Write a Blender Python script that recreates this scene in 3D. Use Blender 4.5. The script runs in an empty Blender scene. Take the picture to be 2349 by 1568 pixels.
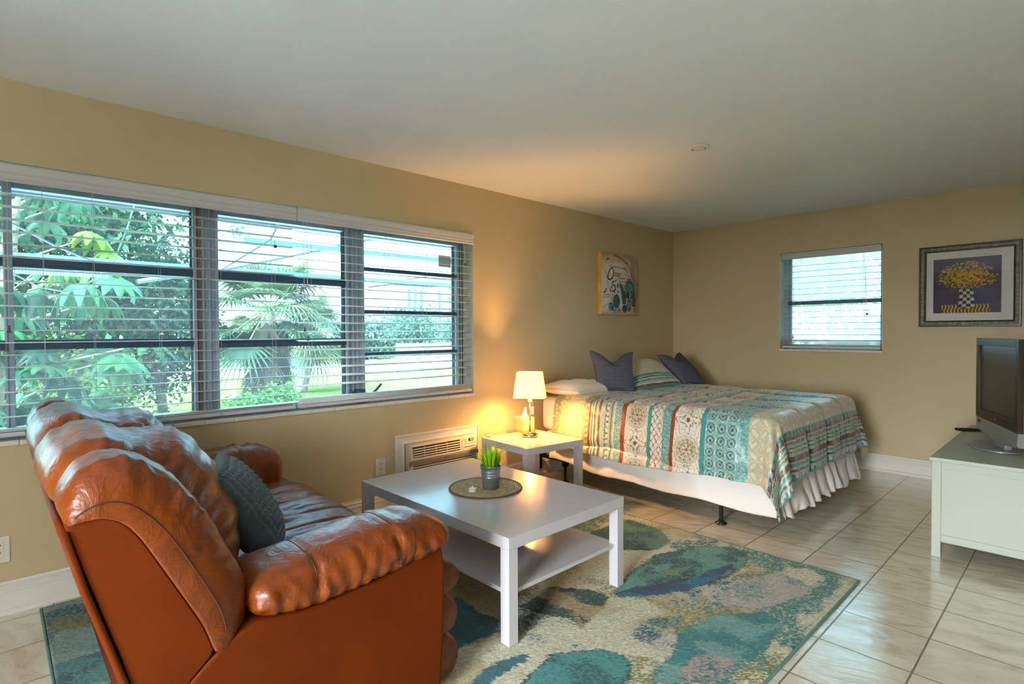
import bpy, math, random
import numpy as np
from mathutils import Vector, Matrix, noise as mnoise
random.seed(7); rng = np.random.default_rng(7)
S = bpy.context.scene; C = S.collection
PI = math.pi
# ------------------------------------------------------------------ helpers
def lin(c):
    c = np.asarray(c, float)
    return np.where(c <= .04045, c/12.92, ((c+.055)/1.055)**2.4)
def rgb(r, g, b): return tuple(float(x) for x in lin(np.array([r, g, b])/255.))
def tag(o, label=None, cat=None, group=None, kind=None):
    if label: o['label'] = label
    if cat: o['category'] = cat
    if group: o['group'] = group
    if kind: o['kind'] = kind
    return o
def thing(name, label, cat, loc=(0, 0, 0), rz=0., group=None):
    o = bpy.data.objects.new(name, None); C.objects.link(o)
    o.location = loc; o.rotation_euler = (0, 0, rz); o.empty_display_size = .05
    return tag(o, label, cat, group)
def root_loc(p):
    while p.parent: p = p.parent
    return Vector(p.location)
def mk(name, V, F, mat, parent=None, smooth=False, col=None, uv=None, bevel=0., world=True, seg=2):
    V = np.asarray(V, float).reshape(-1, 3)
    if parent is not None and world: V = V - np.array(root_loc(parent))
    me = bpy.data.meshes.new(name)
    if isinstance(F, np.ndarray):
        me.vertices.add(len(V)); me.vertices.foreach_set('co', V.ravel())
        k = F.shape[1]; me.loops.add(F.size); me.loops.foreach_set('vertex_index', F.ravel().astype(np.int32))
        me.polygons.add(len(F)); me.polygons.foreach_set('loop_start', np.arange(0, F.size, k, dtype=np.int32))
        me.polygons.foreach_set('loop_total', np.full(len(F), k, dtype=np.int32))
        me.update(calc_edges=True); me.validate()
    else:
        me.from_pydata([tuple(v) for v in V], [], [tuple(f) for f in F]); me.update()
    if smooth: me.polygons.foreach_set('use_smooth', np.ones(len(me.polygons), dtype=bool))
    if col is not None:
        a = me.color_attributes.new('Col', 'FLOAT_COLOR', 'POINT')
        cc = np.ones((len(V), 4)); cc[:, :3] = lin(np.clip(col, 0, 1)); a.data.foreach_set('color', cc.ravel())
    if uv is not None:
        u = me.uv_layers.new(name='UVMap'); li = np.empty(len(me.loops), dtype=np.int32)
        me.loops.foreach_get('vertex_index', li); u.data.foreach_set('uv', np.asarray(uv)[li].ravel())
    if mat: me.materials.append(mat)
    o = bpy.data.objects.new(name, me); C.objects.link(o)
    if parent is not None: o.parent = parent
    if bevel:
        b = o.modifiers.new('Bevel', 'BEVEL'); b.width = bevel; b.segments = seg; b.limit_method = 'ANGLE'; b.angle_limit = .6
        for p in me.polygons: p.use_smooth = True
        w = o.modifiers.new('WN', 'WEIGHTED_NORMAL'); w.keep_sharp = True
    return o
def gridF(nu, nv, wrapu=False, wrapv=False, off=0):
    i = np.arange(nu if wrapu else nu-1); j = np.arange(nv if wrapv else nv-1)
    I, J = np.meshgrid(i, j, indexing='ij'); I2 = (I+1) % nu; J2 = (J+1) % nv
    return (np.stack([I*nv+J, I2*nv+J, I2*nv+J2, I*nv+J2], -1).reshape(-1, 4)+off).astype(np.int32)
class MB:
    def __init__(s): s.V = []; s.F = []
    def add(s, V, F):
        o = len(s.V); s.V += [tuple(map(float, v)) for v in V]; s.F += [tuple(int(i)+o for i in f) for f in F]; return s
    def box(s, x0, x1, y0, y1, z0, z1):
        V = [(x, y, z) for x in (x0, x1) for y in (y0, y1) for z in (z0, z1)]
        return s.add(V, [(0, 1, 3, 2), (4, 6, 7, 5), (0, 4, 5, 1), (2, 3, 7, 6), (0, 2, 6, 4), (1, 5, 7, 3)])
    def obox(s, c, size, M):
        a = [Vector((x*size[0]/2, y*size[1]/2, z*size[2]/2)) for x in (-1, 1) for y in (-1, 1) for z in (-1, 1)]
        return s.add([Vector(c)+M @ v for v in a], [(0, 1, 3, 2), (4, 6, 7, 5), (0, 4, 5, 1), (2, 3, 7, 6), (0, 2, 6, 4), (1, 5, 7, 3)])
    def tube(s, pts, r, n=8, cap=True):
        pts = [Vector(p) for p in pts]; m = len(pts); rr = r if hasattr(r, '__len__') else [r]*m
        V = []; up = None
        for i, p in enumerate(pts):
            t = (pts[min(i+1, m-1)]-pts[max(i-1, 0)]).normalized()
            if up is None: up = Vector((0, 0, 1)) if abs(t.z) < .9 else Vector((1, 0, 0))
            a = t.cross(up)
            if a.length < 1e-6: a = t.cross(Vector((0, 1, 0)))
            a.normalize(); b = a.cross(t).normalized(); up = b
            for k in range(n): V.append(p+(a*math.cos(2*PI*k/n)+b*math.sin(2*PI*k/n))*rr[i])
        F = [(i*n+k, i*n+(k+1) % n, (i+1)*n+(k+1) % n, (i+1)*n+k) for i in range(m-1) for k in range(n)]
        if cap: F += [tuple(range(n-1, -1, -1)), tuple(range((m-1)*n, m*n))]
        return s.add(V, F)
    def lathe(s, prof, c=(0, 0, 0), n=32):
        m = len(prof)
        V = [(c[0]+r*math.cos(2*PI*k/n), c[1]+r*math.sin(2*PI*k/n), c[2]+z) for r, z in prof for k in range(n)]
        F = [(i*n+k, i*n+(k+1) % n, (i+1)*n+(k+1) % n, (i+1)*n+k) for i in range(m-1) for k in range(n)]
        if prof[0][0] > 1e-6: F.append(tuple(range(n-1, -1, -1)))
        if prof[-1][0] > 1e-6: F.append(tuple(range((m-1)*n, m*n)))
        return s.add(V, F)
    def prism(s, poly, fn, a, b):      # poly of 2D points, fn(p, t) -> 3D
        n = len(poly); V = [fn(p, a) for p in poly]+[fn(p, b) for p in poly]
        F = [tuple(range(n)), tuple(range(2*n-1, n-1, -1))]+[(i, i+n, (i+1) % n+n, (i+1) % n) for i in range(n)]
        return s.add(V, F)
    def obj(s, name, mat, parent=None, **k): return mk(name, s.V, s.F, mat, parent, **k)
def fixn(o):
    import bmesh
    bm = bmesh.new(); bm.from_mesh(o.data); bmesh.ops.recalc_face_normals(bm, faces=bm.faces); bm.to_mesh(o.data); bm.free(); return o
def catmull(P, n):
    P = np.asarray(P, float); m = len(P); d = np.r_[0, np.cumsum(np.linalg.norm(np.diff(P, axis=0), axis=1))]
    t = np.linspace(0, d[-1], n); out = np.zeros((n, P.shape[1]))
    for k in range(n):
        i = min(max(np.searchsorted(d, t[k])-1, 0), m-2); u = (t[k]-d[i])/(d[i+1]-d[i])
        p1, p2 = P[i], P[i+1]; p0 = P[i-1] if i > 0 else 2*p1-p2; p3 = P[i+2] if i+2 < m else 2*p2-p1
        out[k] = .5*((2*p1)+(-p0+p2)*u+(2*p0-5*p1+4*p2-p3)*u*u+(-p0+3*p1-3*p2+p3)*u**3)
    return out
def _lat(ix, iy, seed):
    h = (ix.astype(np.int64)*374761393+iy.astype(np.int64)*668265263+seed*1442695041) & 0x7fffffff
    h = ((h ^ (h >> 13))*1274126177) & 0x7fffffff
    return ((h ^ (h >> 16)) & 0xffff)/65535.
def vn(x, y, seed=0):                  # smooth value noise 0..1
    x = np.asarray(x, float); y = np.asarray(y, float); ix = np.floor(x).astype(np.int64); iy = np.floor(y).astype(np.int64)
    fx = x-ix; fy = y-iy; fx = fx*fx*(3-2*fx); fy = fy*fy*(3-2*fy)
    a = _lat(ix, iy, seed); b = _lat(ix+1, iy, seed); c = _lat(ix, iy+1, seed); d = _lat(ix+1, iy+1, seed)
    return (a*(1-fx)+b*fx)*(1-fy)+(c*(1-fx)+d*fx)*fy
def fbm(x, y, seed=0, o=4):
    s = 0; a = .5; t = 0
    for k in range(o): s = s+a*vn(x*2**k, y*2**k, seed+k*17); t += a; a *= .5
    return s/t
def sst(a, b, x): t = np.clip((x-a)/(b-a), 0, 1); return t*t*(3-2*t)
def inpoly(px, py, poly):
    r = np.zeros(np.shape(px), bool); n = len(poly); j = n-1
    for i in range(n):
        xi, yi = poly[i]; xj, yj = poly[j]
        c = ((yi > py) != (yj > py)) & (px < (xj-xi)*(py-yi)/((yj-yi) if yj != yi else 1e-9)+xi); r ^= c; j = i
    return r
def mixc(a, b, t): t = np.asarray(t)[..., None]; return a*(1-t)+np.asarray(b)*t
def c8(*a): return np.array(a, float)/255.
# ------------------------------------------------------------------ materials
class NT:
    def __init__(s, name):
        m = bpy.data.materials.new(name); m.use_nodes = True; s.m = m; s.t = m.node_tree; s.t.nodes.clear()
        s.out = s.n('ShaderNodeOutputMaterial')
    def n(s, t, **k):
        nd = s.t.nodes.new(t)
        for a, v in k.items():
            if a.startswith('i_'): nd.inputs[a[2:].replace('_', ' ')].default_value = v
            else: setattr(nd, a, v)
        return nd
    def l(s, a, b): s.t.links.new(a, b)
    def bsdf(s, **k):
        p = s.n('ShaderNodeBsdfPrincipled')
        for a, v in k.items(): p.inputs[a.replace('_', ' ')].default_value = v
        s.l(p.outputs[0], s.out.inputs[0]); s.p = p; return p
    def coord(s, scale=(1, 1, 1), kind='Object', rot=(0, 0, 0), loc=(0, 0, 0)):
        tc = s.n('ShaderNodeTexCoord'); mp = s.n('ShaderNodeMapping'); mp.inputs['Scale'].default_value = scale
        mp.inputs['Rotation'].default_value = rot; mp.inputs['Location'].default_value = loc
        s.l(tc.outputs[kind], mp.inputs[0]); return mp.outputs[0]
    def noise(s, vec, scale, detail=3, rough=.5, dist=0):
        n = s.n('ShaderNodeTexNoise'); n.inputs['Scale'].default_value = scale; n.inputs['Detail'].default_value = detail
        n.inputs['Roughness'].default_value = rough; n.inputs['Distortion'].default_value = dist
        if vec is not None: s.l(vec, n.inputs['Vector'])
        return n.outputs['Fac']
    def ramp(s, fac, stops, interp='LINEAR'):
        r = s.n('ShaderNodeValToRGB'); r.color_ramp.interpolation = interp; e = r.color_ramp.elements
        while len(e) < len(stops): e.new(.5)
        for x, (p, c) in zip(e, stops): x.position = p; x.color = (*c, 1) if len(c) == 3 else c
        s.l(fac, r.inputs[0]); return r.outputs[0]
    def bump(s, h, strength=.2, dist=.01, prev=None):
        b = s.n('ShaderNodeBump'); b.inputs['Strength'].default_value = strength; b.inputs['Distance'].default_value = dist
        s.l(h, b.inputs['Height'])
        if prev is not None: s.l(prev, b.inputs['Normal'])
        return b.outputs[0]
    def math(s, op, a, b=None):
        n = s.n('ShaderNodeMath', operation=op)
        for i, v in enumerate((a, b)):
            if v is None: continue
            if hasattr(v, 'is_output') or hasattr(v, 'links'): s.l(v, n.inputs[i])
            else: n.inputs[i].default_value = v
        return n.outputs[0]
    def mix(s, f, a, b, blend='MIX'):
        n = s.n('ShaderNodeMix', data_type='RGBA', blend_type=blend)
        for i, v in ((0, f), (6, a), (7, b)):
            if hasattr(v, 'links'): s.l(v, n.inputs[i])
            elif i == 0: n.inputs[0].default_value = v
            else: n.inputs[i].default_value = (*v, 1)
        return n.outputs[2]
def simple(name, col, rough=.5, metal=0., bumps=None, spec=.5, var=0., coat=0., emit=None, sub=0., kind='Object', sheen=0.):
    t = NT(name); p = t.bsdf(Roughness=rough, Metallic=metal)
    p.inputs['Base Color'].default_value = (*col, 1); p.inputs['Specular IOR Level'].default_value = spec
    p.inputs['Coat Weight'].default_value = coat; p.inputs['Sheen Weight'].default_value = sheen
    v = t.coord(kind=kind)
    if var:
        n = t.noise(v, 6, 4); c = t.ramp(n, [(.3, tuple(x*(1-var) for x in col)), (.7, tuple(min(1, x*(1+var)) for x in col))])
        t.l(c, p.inputs['Base Color'])
    if bumps:
        b = None
        for sc, st, d in bumps: b = t.bump(t.noise(v, sc, 3), st, d, b)
        t.l(b, p.inputs['Normal'])
    if emit: p.inputs['Emission Color'].default_value = (*emit[0], 1); p.inputs['Emission Strength'].default_value = emit[1]
    return t.m
def painted(name, rough=.8, bumps=None, sheen=0., spec=.3, coat=0., uvk='Object'):
    t = NT(name); p = t.bsdf(Roughness=rough); a = t.n('ShaderNodeAttribute', attribute_name='Col')
    t.l(a.outputs['Color'], p.inputs['Base Color']); p.inputs['Sheen Weight'].default_value = sheen
    p.inputs['Specular IOR Level'].default_value = spec; p.inputs['Coat Weight'].default_value = coat; p.inputs['Coat Roughness'].default_value = .3
    if bumps:
        v = t.coord(kind=uvk); b = None
        for sc, st, d in bumps: b = t.bump(t.noise(v, sc, 3), st, d, b)
        t.l(b, p.inputs['Normal'])
    return t.m
def mat_wall():
    t = NT('wall_paint'); p = t.bsdf(Roughness=.42); p.inputs['Specular IOR Level'].default_value = .35; v = t.coord()
    c = t.ramp(t.noise(v, 1.3, 3), [(.3, rgb(187, 170, 134)), (.7, rgb(193, 177, 142))]); t.l(c, p.inputs['Base Color'])
    b = t.bump(t.noise(v, 9, 4), .10, .02); b = t.bump(t.noise(v, 120, 2), .12, .004, b); t.l(b, p.inputs['Normal']); return t.m
def mat_ceiling():
    t = NT('ceiling_paint'); p = t.bsdf(Roughness=.75); p.inputs['Specular IOR Level'].default_value = .2; v = t.coord()
    c = t.ramp(t.noise(v, .8, 3), [(.3, rgb(226, 233, 241)), (.7, rgb(231, 238, 245))]); t.l(c, p.inputs['Base Color'])
    b = t.bump(t.noise(v, 140, 3), .25, .004); b = t.bump(t.noise(v, 5, 4), .06, .02, b); t.l(b, p.inputs['Normal']); return t.m
def mat_floor():
    t = NT('floor_tile'); p = t.bsdf(Roughness=.2); p.inputs['Specular IOR Level'].default_value = 1.; p.inputs['Coat Weight'].default_value = .7; p.inputs['Coat Roughness'].default_value = .10; p.inputs['Coat IOR'].default_value = 1.6
    v = t.coord((1/.3143, 1/.3230, 1), loc=(-1.9815/.3143, 1.4026/.3230, 0))
    br = t.n('ShaderNodeTexBrick', offset=0., squash=1.); t.l(v, br.inputs['Vector'])
    for k, x in (('Scale', 1), ('Mortar Size', .011), ('Mortar Smooth', .3), ('Bias', 0), ('Brick Width', 1), ('Row Height', 1)): br.inputs[k].default_value = x
    br.inputs['Color1'].default_value = (.15, .15, .15, 1); br.inputs['Color2'].default_value = (.85, .85, .85, 1)
    o = t.coord()
    sep = t.n('ShaderNodeSeparateXYZ'); t.l(o, sep.inputs[0])
    sh = t.n('ShaderNodeCombineXYZ')
    t.l(t.math('MULTIPLY', sep.outputs[0], 2.2), sh.inputs[0]); t.l(t.math('ADD', t.math('MULTIPLY', sep.outputs[1], 6.), t.math('MULTIPLY', sep.outputs[0], -1.6)), sh.inputs[1])
    t.l(t.math('MULTIPLY', br.outputs['Color'], 9.), sh.inputs[2])
    vein = t.noise(sh.outputs[0], 2.0, 7, .62, .8)
    c = t.ramp(vein, [(.28, rgb(184, 172, 150)), (.44, rgb(212, 204, 184)), (.56, rgb(222, 216, 200)), (.72, rgb(228, 223, 210))])
    c = t.mix(br.outputs['Fac'], c, rgb(120, 104, 80)); t.l(c, p.inputs['Base Color'])
    rg = t.n('ShaderNodeMapRange'); t.l(br.outputs['Fac'], rg.inputs[0]); rg.inputs[3].default_value = .085; rg.inputs[4].default_value = .7; t.l(rg.outputs[0], p.inputs['Roughness'])
    b = t.bump(vein, .22, .012); b = t.bump(t.noise(sh.outputs[0], 9, 4, .6, .5), .12, .004, b)
    inv = t.math('SUBTRACT', 1., br.outputs['Fac']); b = t.bump(inv, .8, .003, b); t.l(b, p.inputs['Normal']); t.l(b, p.inputs['Coat Normal']); return t.m
def mat_leather():
    t = NT('brown_leather'); p = t.bsdf(Roughness=.36); p.inputs['Coat Weight'].default_value = .16; p.inputs['Coat Roughness'].default_value = .22; p.inputs['Specular IOR Level'].default_value = .42; v = t.coord()
    c = t.ramp(t.noise(v, 5, 5, .6), [(.25, rgb(90, 36, 2)), (.5, rgb(110, 48, 4)), (.8, rgb(128, 62, 10))]); t.l(c, p.inputs['Base Color'])
    r = t.ramp(t.noise(v, 14, 4), [(.3, (.27,)*3), (.7, (.42,)*3)]); t.l(r, p.inputs['Roughness'])
    vo = t.n('ShaderNodeTexVoronoi', feature='DISTANCE_TO_EDGE'); vo.inputs['Scale'].default_value = 260; t.l(v, vo.inputs['Vector'])
    b = t.bump(t.noise(v, 11, 4, .6, 1.2), .35, .02); b = t.bump(t.noise(v, 45, 3, .5, .8), .18, .006, b); b = t.bump(vo.outputs['Distance'], .10, .002, b)
    t.l(b, p.inputs['Normal']); return t.m
def mat_glass(name, tint, haze, hazecol=(.9, .95, 1.), refl=.06):
    t = NT(name); tr = t.n('ShaderNodeBsdfTransparent'); tr.inputs[0].default_value = (*tint, 1)
    tl = t.n('ShaderNodeBsdfTranslucent'); tl.inputs[0].default_value = (*hazecol, 1)
    gl = t.n('ShaderNodeBsdfGlossy'); gl.inputs['Roughness'].default_value = .02
    m1 = t.n('ShaderNodeMixShader'); m1.inputs[0].default_value = haze; t.l(tr.outputs[0], m1.inputs[1]); t.l(tl.outputs[0], m1.inputs[2])
    lw = t.n('ShaderNodeFresnel'); lw.inputs[0].default_value = 1.45
    m2 = t.n('ShaderNodeMixShader'); t.l(t.math('MULTIPLY', lw.outputs[0], refl/.06), m2.inputs[0]); t.l(m1.outputs[0], m2.inputs[1]); t.l(gl.outputs[0], m2.inputs[2])
    t.l(m2.outputs[0], t.out.inputs[0]); return t.m
def mat_leaf(name, trans=.35, rough=.5):
    t = NT(name); p = t.n('ShaderNodeBsdfPrincipled'); p.inputs['Roughness'].default_value = rough; p.inputs['Specular IOR Level'].default_value = .08
    a = t.n('ShaderNodeAttribute', attribute_name='Col'); t.l(a.outputs['Color'], p.inputs['Base Color'])
    tl = t.n('ShaderNodeBsdfTranslucent'); t.l(a.outputs['Color'], tl.inputs[0])
    m = t.n('ShaderNodeMixShader'); m.inputs[0].default_value = trans; t.l(p.outputs[0], m.inputs[1]); t.l(tl.outputs[0], m.inputs[2]); t.l(m.outputs[0], t.out.inputs[0]); return t.m
def mat_thin(name, col, trans, rough=.6):
    t = NT(name); p = t.n('ShaderNodeBsdfPrincipled'); p.inputs['Base Color'].default_value = (*col, 1); p.inputs['Roughness'].default_value = rough
    tl = t.n('ShaderNodeBsdfTranslucent'); tl.inputs[0].default_value = (*col, 1)
    m = t.n('ShaderNodeMixShader'); m.inputs[0].default_value = trans; t.l(p.outputs[0], m.inputs[1]); t.l(tl.outputs[0], m.inputs[2]); t.l(m.outputs[0], t.out.inputs[0]); return t.m
def mat_navy():
    t = NT('navy_woven_fabric'); p = t.bsdf(Roughness=.7); v = t.coord((1, 1, 1), 'UV')
    br = t.n('ShaderNodeTexBrick', offset=.5); t.l(v, br.inputs['Vector'])
    for k, x in (('Scale', 1), ('Mortar Size', .0035), ('Mortar Smooth', .6), ('Bias', 0), ('Brick Width', .05), ('Row Height', .022)): br.inputs[k].default_value = x
    br.inputs['Color1'].default_value = (*rgb(34, 38, 62), 1); br.inputs['Color2'].default_value = (*rgb(48, 52, 76), 1); br.inputs['Mortar'].default_value = (*rgb(112, 110, 124), 1)
    t.l(br.outputs['Color'], p.inputs['Base Color']); b = t.bump(br.outputs['Fac'], -.5, .004); b = t.bump(t.noise(t.coord(), 160, 2), .2, .003, b); t.l(b, p.inputs['Normal']); return t.m
def mat_placemat():
    t = NT('woven_straw'); p = t.bsdf(Roughness=.75); v = t.coord()
    sp = t.n('ShaderNodeSeparateXYZ'); t.l(v, sp.inputs[0])
    r = t.math('SQRT', t.math('ADD', t.math('MULTIPLY', sp.outputs[0], sp.outputs[0]), t.math('MULTIPLY', sp.outputs[1], sp.outputs[1])))
    th = t.math('ARCTAN2', sp.outputs[1], sp.outputs[0])
    ring = t.math('SINE', t.math('ADD', t.math('MULTIPLY', r, 560.), t.math('MULTIPLY', th, 1.)))
    st = t.math('SINE', t.math('ADD', t.math('MULTIPLY', th, 90.), t.math('MULTIPLY', r, 400.)))
    h = t.math('ADD', ring, t.math('MULTIPLY', st, .45))
    n = t.math('ADD', t.math('MULTIPLY', h, .18), t.noise(v, 90, 3))
    c = t.ramp(n, [(.2, rgb(92, 72, 44)), (.5, rgb(168, 148, 108)), (.75, rgb(206, 190, 152))]); t.l(c, p.inputs['Base Color'])
    t.l(t.bump(h, .6, .003), p.inputs['Normal']); return t.m
M = {}
M['wall'] = mat_wall(); M['ceil'] = mat_ceiling(); M['floor'] = mat_floor(); M['leather'] = mat_leather()
M['trim'] = simple('white_trim_paint', rgb(216, 212, 204), .4, bumps=[(60, .05, .003)])
M['reveal'] = simple('reveal_plaster', rgb(178, 186, 172), .6, bumps=[(30, .2, .01)], var=.06)
M['blind'] = mat_thin('blind_plastic', rgb(236, 238, 240), .10, .35)
M['valance'] = simple('valance_plastic', rgb(196, 196, 200), .4)
M['cord'] = simple('white_cord', rgb(205, 208, 210), .7)
M['tassel'] = simple('dark_tassel_plastic', rgb(92, 92, 90), .5)
M['alu'] = simple('window_aluminium', rgb(150, 166, 180), .45, .15, var=.12)
M['darkalu'] = simple('dark_gasket_aluminium', rgb(66, 86, 108), .5, .3, var=.1)
M['wood'] = simple('old_mullion_wood', rgb(132, 86, 54), .7, bumps=[(30, .3, .01)], var=.2)
M['glass'] = mat_glass('window_glass', (.73, .95, .97), .03)
M['clearglass'] = mat_glass('clear_glass', (.95, .97, .97), .0)
M['hazeglass'] = mat_glass('hazy_window_glass', (.78, .95, .97), .34)
M['picglass'] = mat_glass('picture_glass', (1, 1, 1), 0., refl=.07)
M['sill'] = simple('sill_tile', rgb(214, 208, 200), .25)
M['white'] = simple('white_lacquer', rgb(188, 186, 192), .17, bumps=[(7, .10, .012)], spec=.6)
M['whitetv'] = simple('white_satin_furniture', rgb(178, 186, 174), .42, bumps=[(40, .04, .003)])
M['plastic'] = simple('ivory_plastic', rgb(214, 206, 192), .45)
M['acw'] = simple('air_conditioner_plastic', rgb(206, 198, 182), .45)
M['grey'] = simple('grey_plastic', rgb(112, 108, 104), .45)
M['black'] = simple('black_plastic', rgb(22, 22, 24), .4)
M['slot'] = simple('dark_slot', rgb(18, 16, 16), .8)
M['greenled'] = simple('green_digits', (0, .6, .05), .5, emit=((.02, 1., .08), 3.))
M['redled'] = simple('red_led', (.6, .1, .05), .5, emit=((1., .25, .12), 2.))
M['blackmetal'] = simple('black_bed_steel', rgb(28, 24, 24), .4, .6)
M['sheet'] = simple('white_sheet_cotton', rgb(224, 214, 200), .85, bumps=[(25, .15, .01)], sheen=.3)
M['skirt'] = simple('white_bedskirt_cotton', rgb(222, 216, 212), .85, bumps=[(18, .25, .012)], sheen=.2)
M['under'] = simple('comforter_lining', rgb(150, 124, 96), .85)
M['comf'] = painted('printed_comforter', .5, [(30, .22, .01), (9, .2, .03)], sheen=.25, spec=.6, coat=.6)
M['sham'] = painted('printed_pillow_sham', .65, [(30, .22, .008)], sheen=.2)
M['rug'] = painted('tufted_rug', .95, [(420, .9, .006)], sheen=.3, spec=.1)
M['rugedge'] = simple('rug_binding', rgb(98, 140, 134), .9, bumps=[(200, .5, .004)])
M['navy'] = mat_navy()
M['teal'] = simple('teal_chenille', rgb(58, 84, 98), .8, bumps=[(140, .4, .004)], sheen=.5, var=.12)
M['galv'] = simple('galvanized_steel', rgb(158, 168, 172), .32, .85, var=.12, bumps=[(14, .04, .01)])
M['straw'] = mat_placemat(); M['strawedge'] = simple('straw_edge', rgb(110, 78, 46), .8, bumps=[(80, .6, .006)])
M['blade'] = mat_leaf('grass_blade', .3, .45); M['soil'] = simple('dark_potting_soil', rgb(36, 30, 20), .95, bumps=[(60, .8, .01)])
M['wax'] = simple('white_candle_wax', rgb(228, 226, 226), .4); M['chrome'] = simple('brushed_nickel', rgb(190, 180, 160), .22, 1.)
M['shade'] = mat_thin('lamp_shade_fabric', (.93, .87, .76), .55, .8)
M['bulb'] = simple('glowing_bulb', (1, .9, .7), .3, emit=((1., .49, .14), 640.))
M['tissue'] = simple('tissue_paper', rgb(232, 224, 208), .9); M['tbox'] = simple('tissue_box_card', rgb(214, 186, 136), .6, var=.06)
M['tboxtrim'] = simple('tissue_box_orange_print', rgb(214, 150, 60), .6, var=.2)
M['tvbezel'] = simple('tv_gloss_bezel', rgb(50, 40, 30), .42, spec=.3); M['screen'] = simple('tv_screen', rgb(30, 28, 26), .3, spec=.5)
M['silver'] = simple('silver_plastic', rgb(150, 154, 152), .35, .4); M['tvback'] = simple('grey_tv_casing', rgb(170, 178, 172), .5)
M['frameblack'] = simple('black_frame_lacquer', rgb(22, 20, 18), .3); M['mat'] = simple('white_mat_board', rgb(238, 234, 228), .9)
M['print'] = painted('flower_print', .6); M['canvas'] = painted('printed_canvas', .75, [(300, .3, .002)]); M['canvasedge'] = simple('lamplit_canvas_edge', rgb(206, 158, 66), .8, var=.2, bumps=[(200, .3, .002)])  # canvas edge yellow has the warm lamp light painted in
M['ink'] = simple('dark_navy_ink', rgb(28, 42, 58), .8); M['smoke'] = simple('ceiling_plate_metal', rgb(224, 222, 218), .5)
def mat_frame():
    t = NT('silver_block_frame'); p = t.bsdf(Roughness=.5, Metallic=.2); v = t.coord()
    c = t.ramp(t.noise(v, 60, 4), [(.3, rgb(76, 72, 54)), (.7, rgb(120, 116, 92))]); t.l(c, p.inputs['Base Color']); t.l(t.bump(t.noise(v, 200, 2), .3, .002), p.inputs['Normal']); return t.m
M['frame'] = mat_frame()
# ------------------------------------------------------------------ shell
XR, YB, H = 3.9, -8.2, 2.412
def holed(mb, axis, at0, at1, a0, a1, z0, z1, holes):   # wall slab with rectangular holes
    def put(u0, u1, v0, v1):
        if u1-u0 < 1e-6 or v1-v0 < 1e-6: return
        if axis == 'x': mb.box(at0, at1, u0, u1, v0, v1)
        else: mb.box(u0, u1, at0, at1, v0, v1)
    cur = a0
    for (h0, h1, v0, v1) in sorted(holes):
        put(cur, h0, z0, z1); put(h0, h1, z0, v0); put(h0, h1, v1, z1); cur = h1
    put(cur, a1, z0, z1)
WY0, WY1, WZ0, WZ1 = -6.62, -3.02, .775, 2.043
mb = MB(); holed(mb, 'x', -.2, 0, YB, .2, 0, H, [(WY0, WY1, WZ0, WZ1)]); tag(mb.obj('wall_left', M['wall']), kind='structure', label='long tan wall with the wide blinded window')
mb = MB(); holed(mb, 'y', 0, .2, 0, XR+.2, 0, H, [(1.195, 2.081, 1.077, 2.045)]); tag(mb.obj('wall_back', M['wall']), kind='structure', label='far tan wall with the small window')
mb = MB(); holed(mb, 'x', XR, XR+.2, YB, 0, 0, H, [(-7.9, -7.0, .9, 2.1)]); tag(mb.obj('wall_right', M['wall']), kind='structure')
mb = MB(); holed(mb, 'y', YB-.2, YB, -.2, XR+.2, 0, H, [(2.58, 3.78, .12, 2.15)]); tag(mb.obj('wall_rear', M['wall']), kind='structure')
tag(MB().box(-.2, XR+.2, YB-.2, .2, -.1, 0).obj('floor', M['floor']), kind='structure', label='glossy veined beige square floor tiles')
tag(MB().box(-.2, XR+.2, YB-.2, .2, H, H+.15).obj('ceiling', M['ceil']), kind='structure', label='flat off-white textured ceiling')
prof = [(0, 0), (.028, 0), (.028, .012), (.022, .020), (.017, .022), (.017, .098), (.021, .101), (.021, .110), (.015, .113), (.015, .119), (.018, .122), (.018, .130), (.010, .134), (.009, .146), (0, .146)]
mb = MB().prism(prof, lambda p, t: (p[0], t, p[1]), YB, 0); tag(fixn(mb.obj('baseboard_left', M['trim'])), kind='structure')
mb = MB().prism(prof, lambda p, t: (t, -p[0], p[1]), .029, XR); tag(fixn(mb.obj('baseboard_back', M['trim'])), kind='structure')
mb = MB().prism(prof, lambda p, t: (XR-p[0], t, p[1]), -8.2, -.03); tag(fixn(mb.obj('baseboard_right', M['trim'])), kind='structure')
# reveals and sills
def reveal_x(y0, y1, z0, z1, d=.2):
    e = .004; mb = MB(); mb.box(-d, -.001, y1-e, y1+.001, z0, z1); mb.box(-d, -.001, y0-.001, y0+e, z0, z1); mb.box(-d, -.001, y0, y1, z1-e, z1+.001); return mb
w1 = thing('window_1', 'wide aluminium window of stacked awning panes on the left wall', 'window', (0, -4.8, WZ0)); w1['kind'] = 'structure'
reveal_x(WY0, WY1, WZ0, WZ1).obj('reveal', M['reveal'], w1)
mb = MB(); y = WY0; k = 0
while y < WY1-.001:
    y2 = min(y+.152, WY1); mb.box(-.2, .012, y+.0008, y2-.0008, WZ0-.018, WZ0+.006); y = y2
mb.box(-.2, .006, WY0, WY1, WZ0-.016, WZ0+.002)
mb.obj('sill', M['sill'], w1, bevel=.004)
XG = -.135
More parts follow.
